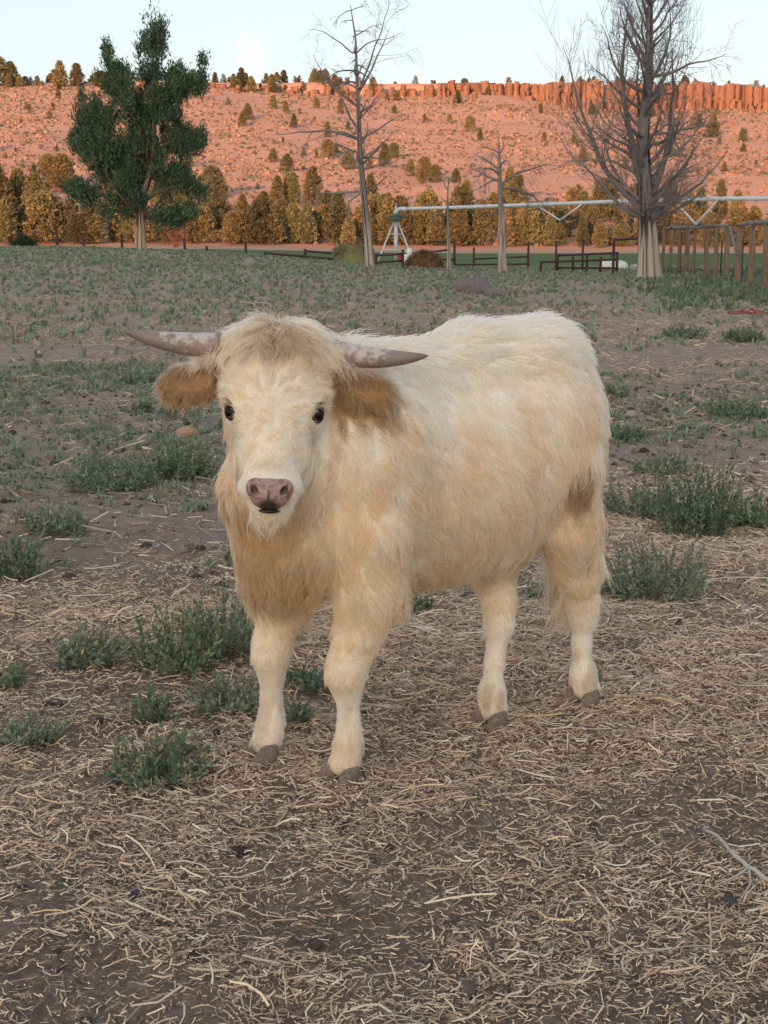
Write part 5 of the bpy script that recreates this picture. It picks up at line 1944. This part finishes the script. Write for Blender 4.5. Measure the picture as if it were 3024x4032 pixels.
def straw_cover(x, y):
    """share of ground under straw: solid to the front and right, giving way to bare soil and weeds at the back"""
    edge = 5.2 + 1.9 * sst(-0.6, 1.2, x) - 0.5 * sst(-0.4, -1.4, x)
    far = sst(edge + 0.9, edge - 0.7, y + 1.5 * (n2(x, y, 0.9, 3, 51) - 0.5))
    bare = sst(0.40, 0.56, n2(x, y, 0.42, 3, 52) + 0.12 * (n2(x, y, 0.11, 2, 53) - 0.5))
    return far * (0.34 + 0.66 * bare)


def straw(name, label, n, Lr, Wr, zr, cols, seg, y0, y1, w0, lift, flat=False, feet=False):
    r = np.random.default_rng(len(name) * 7 + n)
    u = r.random(n * 4)
    Y = np.sqrt(u * (y1 ** 2 - y0 ** 2) + y0 ** 2)
    X = r.uniform(-1, 1, n * 4) * (0.32 * Y + w0)
    k = r.random(n * 4) < straw_cover(X, Y) * (0.45 + 0.55 * sst(7.5, 3.0, Y))
    X, Y = X[k][:n], Y[k][:n]
    n = len(X)
    if feet:                                  # litter scuffed up round each hoof
        m_ = n // 60
        fi = r.integers(0, 4, m_)
        fa, fr = r.random(m_) * 6.283, 0.055 + np.abs(r.normal(size=m_)) * 0.05
        F_ = np.array(FEET)[fi]
        X[:m_], Y[:m_] = F_[:, 0] + fr * np.cos(fa), F_[:, 1] + fr * np.sin(fa)
    sc = 1 + 0.12 * np.clip(Y - 3, 0, 5)
    L = r.uniform(*Lr, n) * np.exp(0.35 * r.normal(size=n)) * sc
    wd = r.uniform(*Wr, n) * sc
    az = r.random(n) * 2 * np.pi
    az = np.where(r.random(n) < 0.45, r.normal(size=n) * 0.5 + 0.25 * np.sin(X * 3), az)
    tilt = r.normal(size=n) * lift
    curv = r.normal(size=n) * 0.75
    t = np.linspace(-0.5, 0.5, seg + 1)
    roll = r.normal(size=n) * 0.6
    a = az[:, None] + curv[:, None] * t * 2
    cx = X[:, None] + np.cumsum(np.cos(a) * (L / seg)[:, None], 1) - np.cos(az)[:, None] * L[:, None] / 2
    cy = Y[:, None] + np.cumsum(np.sin(a) * (L / seg)[:, None], 1) - np.sin(az)[:, None] * L[:, None] / 2
    zc = GZ(X, Y)
    # follow the lie of the land at the ends
    ze = np.stack([GZ(cx[:, k], cy[:, k]) for k in range(seg + 1)], 1)
    z = np.maximum(ze, zc[:, None] * 0.5 + ze * 0.5) + r.uniform(*zr, n)[:, None] + (np.sin(tilt)[:, None] * L[:, None] * (t + 0.5 * np.sign(tilt)[:, None]) * np.sign(tilt)[:, None] * np.sign(tilt)[:, None]).clip(0)
    sx, sy = -np.sin(a) * np.cos(roll)[:, None], np.cos(a) * np.cos(roll)[:, None]
    sz = np.repeat(np.sin(roll)[:, None], seg + 1, 1)
    h = (wd / 2)[:, None]
    Lf = np.stack([cx - sx * h, cy - sy * h, z - sz * h], -1)
    Rt = np.stack([cx + sx * h, cy + sy * h, z + sz * h], -1)
    Md = np.stack([cx, cy, z + h * 0.7], -1)
    rows = 2 if flat else 3
    V = np.stack([Lf, Rt] if flat else [Lf, Md, Rt], 2).reshape(n, -1, 3)
    q = []
    for s_ in range(seg):
        for e in range(rows - 1):
            q.append([rows * s_ + e, rows * s_ + e + 1, rows * s_ + rows + e + 1, rows * s_ + rows + e])
    q = np.array(q)
    F = (q[None] + (np.arange(n) * rows * (seg + 1))[:, None, None]).reshape(-1, 4)
    cols = np.asarray(cols)
    c = cols[r.choice(len(cols), n, p=None)] * r.uniform(0.7, 1.25, (n, 1))
    o = link(name, mesh_np(name, V.reshape(-1, 3), [F], False, {'col': np.repeat(c, rows * (seg + 1), 0)}), M_STRAW)
    tag(o, label, 'straw', kind='stuff')


STRAW = [(0.84, 0.65, 0.45), (0.70, 0.52, 0.36), (0.90, 0.75, 0.55), (0.54, 0.40, 0.29), (0.74, 0.55, 0.41), (0.80, 0.68, 0.53), (0.42, 0.31, 0.23)]
straw('chaff', 'fine broken chaff spread over the dark soil', 200000, (0.005, 0.016), (0.0012, 0.0030), (0.001, 0.008), STRAW, 1, 1.5, 9.5, 0.42, 0.35, True, True)
straw('straw', 'trampled straw stems littering the ground around the calf', 38000, (0.012, 0.036), (0.0017, 0.0038), (0.003, 0.014), STRAW, 2, 1.5, 8.8, 0.42, 0.22, False, True)
straw('long_straw', 'longer pale straw stalks lying on top of the litter', 1500, (0.04, 0.085), (0.0026, 0.0046), (0.008, 0.02), [(0.80, 0.64, 0.42), (0.78, 0.68, 0.52), (0.70, 0.52, 0.30), (0.80, 0.73, 0.62)], 3, 1.4, 8.0, 0.3, 0.12)


def grass_share(x, y):
    a = n2(x, y, 1.9, 3, 61)
    b = n2(x, y, 0.55, 2, 62)
    g = sst(0.35, 0.63, a * 0.6 + b * 0.4 + 0.07 * sst(2, -4, x) - 0.035 * sst(0, 3, x) * sst(16, 8, y) + 0.09 * sst(12, 30, y))
    return g * sst(5.0, 7.5, y + 0.8 * sst(0.3, -1, x))


def blades(name, label, n, per, y0, y1, hgt, wid, share, col, col2, seed, lean=0.55):
    r = np.random.default_rng(seed)
    Y = np.sqrt(r.random(n * 5) * (y1 ** 2 - y0 ** 2) + y0 ** 2)
    X = r.uniform(-1, 1, n * 5) * (0.37 * Y + 1.2)
    k = r.random(n * 5) < share(X, Y)
    X, Y = X[k][:n], Y[k][:n]
    n = len(X)
    Z = GZ(X, Y)
    tuft = np.stack([X, Y, Z], -1)
    hs = hgt * r.uniform(0.5, 1.3, n) * (0.7 + 0.6 * n2(X, Y, 2.5, 2, 63))
    m = n * per
    p = np.repeat(tuft, per, 0) + np.concatenate([r.normal(size=(m, 2)) * (0.25 * np.repeat(hs, per))[:, None], np.zeros((m, 1))], 1)
    az = r.random(m) * 2 * np.pi
    h = np.repeat(hs, per) * r.uniform(0.5, 1.25, m)
    ln = np.abs(r.normal(size=m)) * lean
    dx = np.stack([np.cos(az), np.sin(az), 0 * az], -1)
    mid = p + dx * (ln * h * 0.35)[:, None] + np.array([0, 0, 1.0]) * (h * 0.6)[:, None]
    tip = p + dx * (ln * h)[:, None] + np.array([0, 0, 1.0]) * (h * np.clip(1.05 - 0.35 * ln, 0.3, 1))[:, None]
    s_ = np.stack([-np.sin(az + r.normal(size=m)), np.cos(az + r.normal(size=m)), 0 * az], -1)
    w_ = (wid * (0.55 + 0.07 * np.repeat(Y, per)) * r.uniform(0.7, 1.3, m))[:, None]
    V = np.stack([p - s_ * w_ * 0.7, p + s_ * w_ * 0.7, mid + s_ * w_, mid - s_ * w_, tip], 1).reshape(-1, 3)
    b = np.arange(m)[:, None] * 5
    tone = np.repeat(r.random(n), per)[:, None]
    c = (np.asarray(col) + (np.asarray(col2) - np.asarray(col)) * tone) * r.uniform(0.75, 1.25, (m, 1))
    dry = r.random((m, 1)) < 0.12
    c = np.where(dry, np.array([0.34, 0.26, 0.17]), c)
    o = link(name, mesh_np(name, V, [b + np.array([[0, 1, 2, 3]]), b + np.array([[3, 2, 4]])], False, {'col': np.repeat(c, 5, 0)}), M_LEAF)
    tag(o, label, 'grass', kind='stuff')


TEAL, TEAL2 = (0.15, 0.215, 0.15), (0.29, 0.365, 0.265)
blades('pasture_grass', 'patchy grey green grass covering the far pasture', 17000, 7, 13, 62, 0.082, 0.0058, grass_share, TEAL, TEAL2, 81)
blades('low_weeds', 'patchy low grey green weeds between bare soil behind the calf', 6400, 11, 4.6, 14, 0.052, 0.0034, grass_share, TEAL, TEAL2, 82, 1.1)
blades('fence_grass', 'taller grass growing along the log fence and dead tree', 1100, 10, 24, 47, 0.17, 0.006, lambda x, y: sst(0.17, 0.22, x / y) * sst(0.35, 0.5, n2(x, y, 3, 2, 65)), TEAL, (0.12, 0.18, 0.10), 83)
# dry litter on the bare patches further back
straw_cover_near = straw_cover


def straw_cover(x, y):
    return sst(4.5, 6.5, y) * (0.25 + 0.75 * sst(0.45, 0.6, n2(x, y, 1.3, 3, 55)))


straw('dry_litter', 'pale dry litter scattered over bare soil behind the calf', 42000, (0.02, 0.06), (0.0025, 0.006), (0.002, 0.012), [(0.62, 0.47, 0.36), (0.54, 0.41, 0.32), (0.70, 0.55, 0.42), (0.36, 0.28, 0.23)], 1, 4.8, 26, 0.8, 0.25, True)
straw_cover = straw_cover_near


def weed(px, py, wpx, hpx, label, seed, style='bushy'):
    g = Gpix(px, py)
    Yd = g[1]
    sc = math.hypot(Yd, CAMH) / FPX
    wd, hh = wpx * sc, hpx * sc / math.cos(math.atan2(CAMH, Yd)) * 0.9
    r = np.random.default_rng(seed)
    root = empty('weed_plant', g, label, 'weed', 'grey green weeds in the pasture')
    ns = int(np.clip(72 * (wd / 0.25), 22, 125))
    st, lv, lc = MB(), [], []
    for k in range(ns):
        a = r.uniform(0, 6.28)
        q = math.sqrt(r.random())
        base = np.array([math.cos(a) * q * wd * 0.40, math.sin(a) * q * wd * 0.40, 0.0])
        base[2] = float(GZ(g[0] + base[0], g[1] + base[1])) - g[2] - 0.005
        hgt = hh * r.uniform(0.45, 1.05) * (1.0 - 0.35 * q)
        lean_ = 0.75 if style == 'bushy' else 0.28
        pts, _ = bend(base, (math.cos(a) * q * lean_ + r.normal() * 0.15, math.sin(a) * q * lean_ + r.normal() * 0.15, 1), hgt, 5, 0.25, 0.10, r)
        st.tube(pts, np.linspace(0.0016, 0.0007, 6), 3, (0.16, 0.19, 0.12), cap=False)
        nl = int(np.clip(hgt / 0.0095, 8, 26))
        tt = np.sort(r.uniform(0.12, 1.0, nl))
        for j, t_ in enumerate(tt):
            i = t_ * 5
            k0 = min(int(i), 4)
            p = pts[k0] + (pts[k0 + 1] - pts[k0]) * (i - k0)
            ax = unit(pts[k0 + 1] - pts[k0])
            az = j * 2.4 + r.normal() * 0.4
            e1 = unit(np.cross(ax, [0.3, 0.9, 0.1])); e2 = np.cross(ax, e1)
            d = unit((math.cos(az) * e1 + math.sin(az) * e2) * (0.85 - 0.45 * t_) + ax * (0.45 + 0.6 * t_))
            L = r.uniform(0.018, 0.038) * (1.05 - 0.45 * t_) * (0.8 + 0.25 * Yd / 5)
            w_ = L * r.uniform(0.17, 0.28)
            s_ = unit(np.cross(d, ax + 0.01))
            nn = np.cross(s_, d)
            lv.append(np.stack([p, p + d * L * 0.5 + s_ * w_ + nn * w_ * 0.35, p + d * L * 0.5, p + d * L * 0.5 - s_ * w_ + nn * w_ * 0.35, p + d * L - nn * L * 0.12 * r.random()]))
            lc.append(r.uniform(0.7, 1.35))
    st.build('stems', M_LEAF, root)
    V = np.concatenate(lv)
    b = np.arange(len(lv))[:, None] * 5
    base_c = np.array([(0.165, 0.235, 0.155), (0.215, 0.275, 0.200), (0.19, 0.255, 0.15), (0.255, 0.305, 0.225)][seed % 4])
    c = base_c * np.array(lc)[:, None] * (1 + 0.3 * (fbm(V.reshape(-1, 5, 3)[:, 0] * 12, 2, seed) - 0.5))[:, None]
    c = np.where((r.random(len(c)) < 0.07)[:, None], np.array([0.42, 0.34, 0.21]), c)
    F = np.concatenate([b + np.array([[0, 1, 2]]), b + np.array([[0, 2, 3]]), b + np.array([[1, 4, 2]]), b + np.array([[2, 4, 3]])])
    link('leaves', mesh_np('leaves', V, [F], False, {'col': np.repeat(c, 5, 0)}), M_LEAF, root)


for k, (px, py, wp, hp, lab, stl) in enumerate([
    (620, 3055, 400, 250, 'low spreading grey green weed lying before the calf right forehoof', 'bushy'),
    (345, 2610, 260, 210, 'dense dark green weed growing alone on straw left of the foreleg weeds', 'bushy'),
    (690, 2640, 330, 360, 'tall leafy weed, largest of those left of the calf forelegs', 'bushy'),
    (900, 2560, 300, 340, 'upright dark weed touching the calf chest shadow behind the forelegs', 'bushy'),
    (600, 2830, 130, 200, 'single small weed shoot in straw before the largest foreleg weed', 'up'),
    (900, 2800, 260, 210, 'ragged weed half hidden behind the calf right foreleg', 'bushy'),
    (40, 2690, 120, 150, 'small weed cluster on straw far from the calf beside bare soil', 'bushy'),
    (120, 2930, 250, 170, 'sparse weed around a small pale stone', 'up'),
    (1215, 2700, 200, 120, 'low weed showing between the calf forelegs', 'bushy'),
    (1180, 2850, 90, 130, 'thin weed sprig standing between the calf front hooves', 'up'),
    (1620, 2400, 150, 120, 'small weed showing under the calf belly', 'bushy'),
    (2570, 2340, 400, 340, 'large dense dark weed next to the calf hind leg', 'bushy'),
    (2740, 2110, 300, 470, 'tall pale weed with upright seed stems', 'up'),
    (2520, 2030, 260, 200, 'grey green weed clump between the calf hock and the tall pale weed', 'bushy'),
    (2960, 2070, 210, 210, 'compact dark weed beyond the tall pale weed', 'bushy'),
    (2600, 1860, 230, 120, 'low flat weed behind the tall pale weed', 'bushy'),
    (2470, 1730, 150, 90, 'low weed beside a flat pale stone', 'bushy'),
    (450, 1920, 380, 200, 'wide grassy weed patch below the calf ear', 'bushy'),
    (700, 1880, 260, 220, 'grassy weed clump close to the calf cheek', 'bushy'),
    (230, 2090, 300, 160, 'loose pale weed patch on litter beside the wide weed patch', 'up'),
    (60, 2260, 240, 220, 'pale grassy weed patch mixed with dry stems', 'up'),
    (560, 1510, 160, 80, 'small weed on bare soil under the calf ear', 'bushy'),
    (690, 1630, 110, 80, 'round little weed just below the calf ear tip', 'bushy'),
    (560, 1620, 90, 80, 'little upright weed with a dry stalk near the calf ear', 'up'),
    (2130, 2350, 120, 120, 'weed showing between the calf hind legs', 'bushy'),
    (2700, 1330, 200, 70, 'low dark weed mat on bare soil behind the rump', 'bushy'),
    (2930, 1345, 150, 80, 'dark weed tuft near the red netting', 'bushy'),
    (2420, 1560, 130, 80, 'small weed right behind the calf rump', 'bushy'),
    (2900, 1640, 260, 90, 'loose weed strip on bare soil beyond the tall pale weed', 'bushy'),
    (960, 2230, 160, 180, 'weed sprig close to the calf brisket', 'up'),
]):
    weed(px, py, wp, hp, lab, 200 + k, stl)


# bleached twig lying on the straw
def twig():
    g = Gpix(2900, 3430)
    root = empty('fallen_twig', g, 'bleached white forked twig lying on the straw', 'twig')
    r = np.random.default_rng(8)
    Pp = [Gpix(px, py) for px, py in ((2770, 3300), (2825, 3350), (2880, 3405), (2945, 3450), (3030, 3480), (3110, 3500))]
    pts = np.array(Pp) - g
    pts[:, 2] += np.array([0.02, 0.03, 0.03, 0.024, 0.02, 0.02])
    mb = MB(); mb.tube(catmull(pts, 18) + r.normal(size=(18, 3)) * 0.0012, np.linspace(0.0032, 0.0055, 18), 8); mb.build('stem', M_TW, root, True)
    for i, e, rr in ((3, (2830, 3505), 0.003), (3, (2910, 3560), 0.0028), (0, (2775, 3280), 0.003), (3, (2980, 3520), 0.0025)):
        q = Gpix(*e) - g; q[2] += 0.012
        mid = (pts[i] + q) / 2 + r.normal(size=3) * 0.006
        mb = MB(); mb.tube(catmull(np.array([pts[i], mid, q]), 8), np.linspace(rr, 0.0012, 8), 6); mb.build('side_shoot', M_TW, root, True)


M_TW = mat('bleached_wood', (0.52, 0.49, 0.46), 0.8, noise=[(40, 0.6, (0.34, 0.31, 0.29))])
twig()


# dark clods of soil and dung crumbs
def clods():
    r = np.random.default_rng(12)
    n = 2600
    Y = np.sqrt(r.random(n) * (12 ** 2 - 1.4 ** 2) + 1.4 ** 2)
    X = r.uniform(-1, 1, n) * (0.33 * Y + 0.5)
    s_ = r.uniform(0.004, 0.014, n) * (1 + 1.2 * r.random(n) ** 6) * (1 + 0.05 * Y)
    base = np.array([[1, 0, 0], [-1, 0, 0], [0, 1, 0], [0, -1, 0], [0, 0, 1], [0.6, 0.6, 0.5], [-0.6, 0.5, 0.5], [0.5, -0.6, 0.5], [-0.6, -0.5, 0.5]], float)
    F = np.array([[0, 2, 5], [2, 1, 6], [1, 3, 8], [3, 0, 7], [0, 5, 7], [2, 6, 5], [1, 8, 6], [3, 7, 8], [5, 6, 4], [6, 8, 4], [8, 7, 4], [7, 5, 4]])
    V = base[None] * r.uniform(0.7, 1.3, (n, 9, 3)) * s_[:, None, None] * np.array([1, 1, 0.75])
    V = V + np.stack([X, Y, GZ(X, Y) + s_ * 0.1], -1)[:, None]
    c = np.array([0.085, 0.066, 0.058]) * r.uniform(0.6, 1.9, (n, 1))
    o = link('soil_clods', mesh_np('soil_clods', V.reshape(-1, 3), [(F[None] + (np.arange(n) * 9)[:, None, None]).reshape(-1, 3)], False, {'col': np.repeat(c, 9, 0)}), mat('clod', attr='col', rough=0.95, spec=0.05))
    tag(o, 'crumbled dark clods of soil on the pasture', 'soil', kind='stuff')


clods()
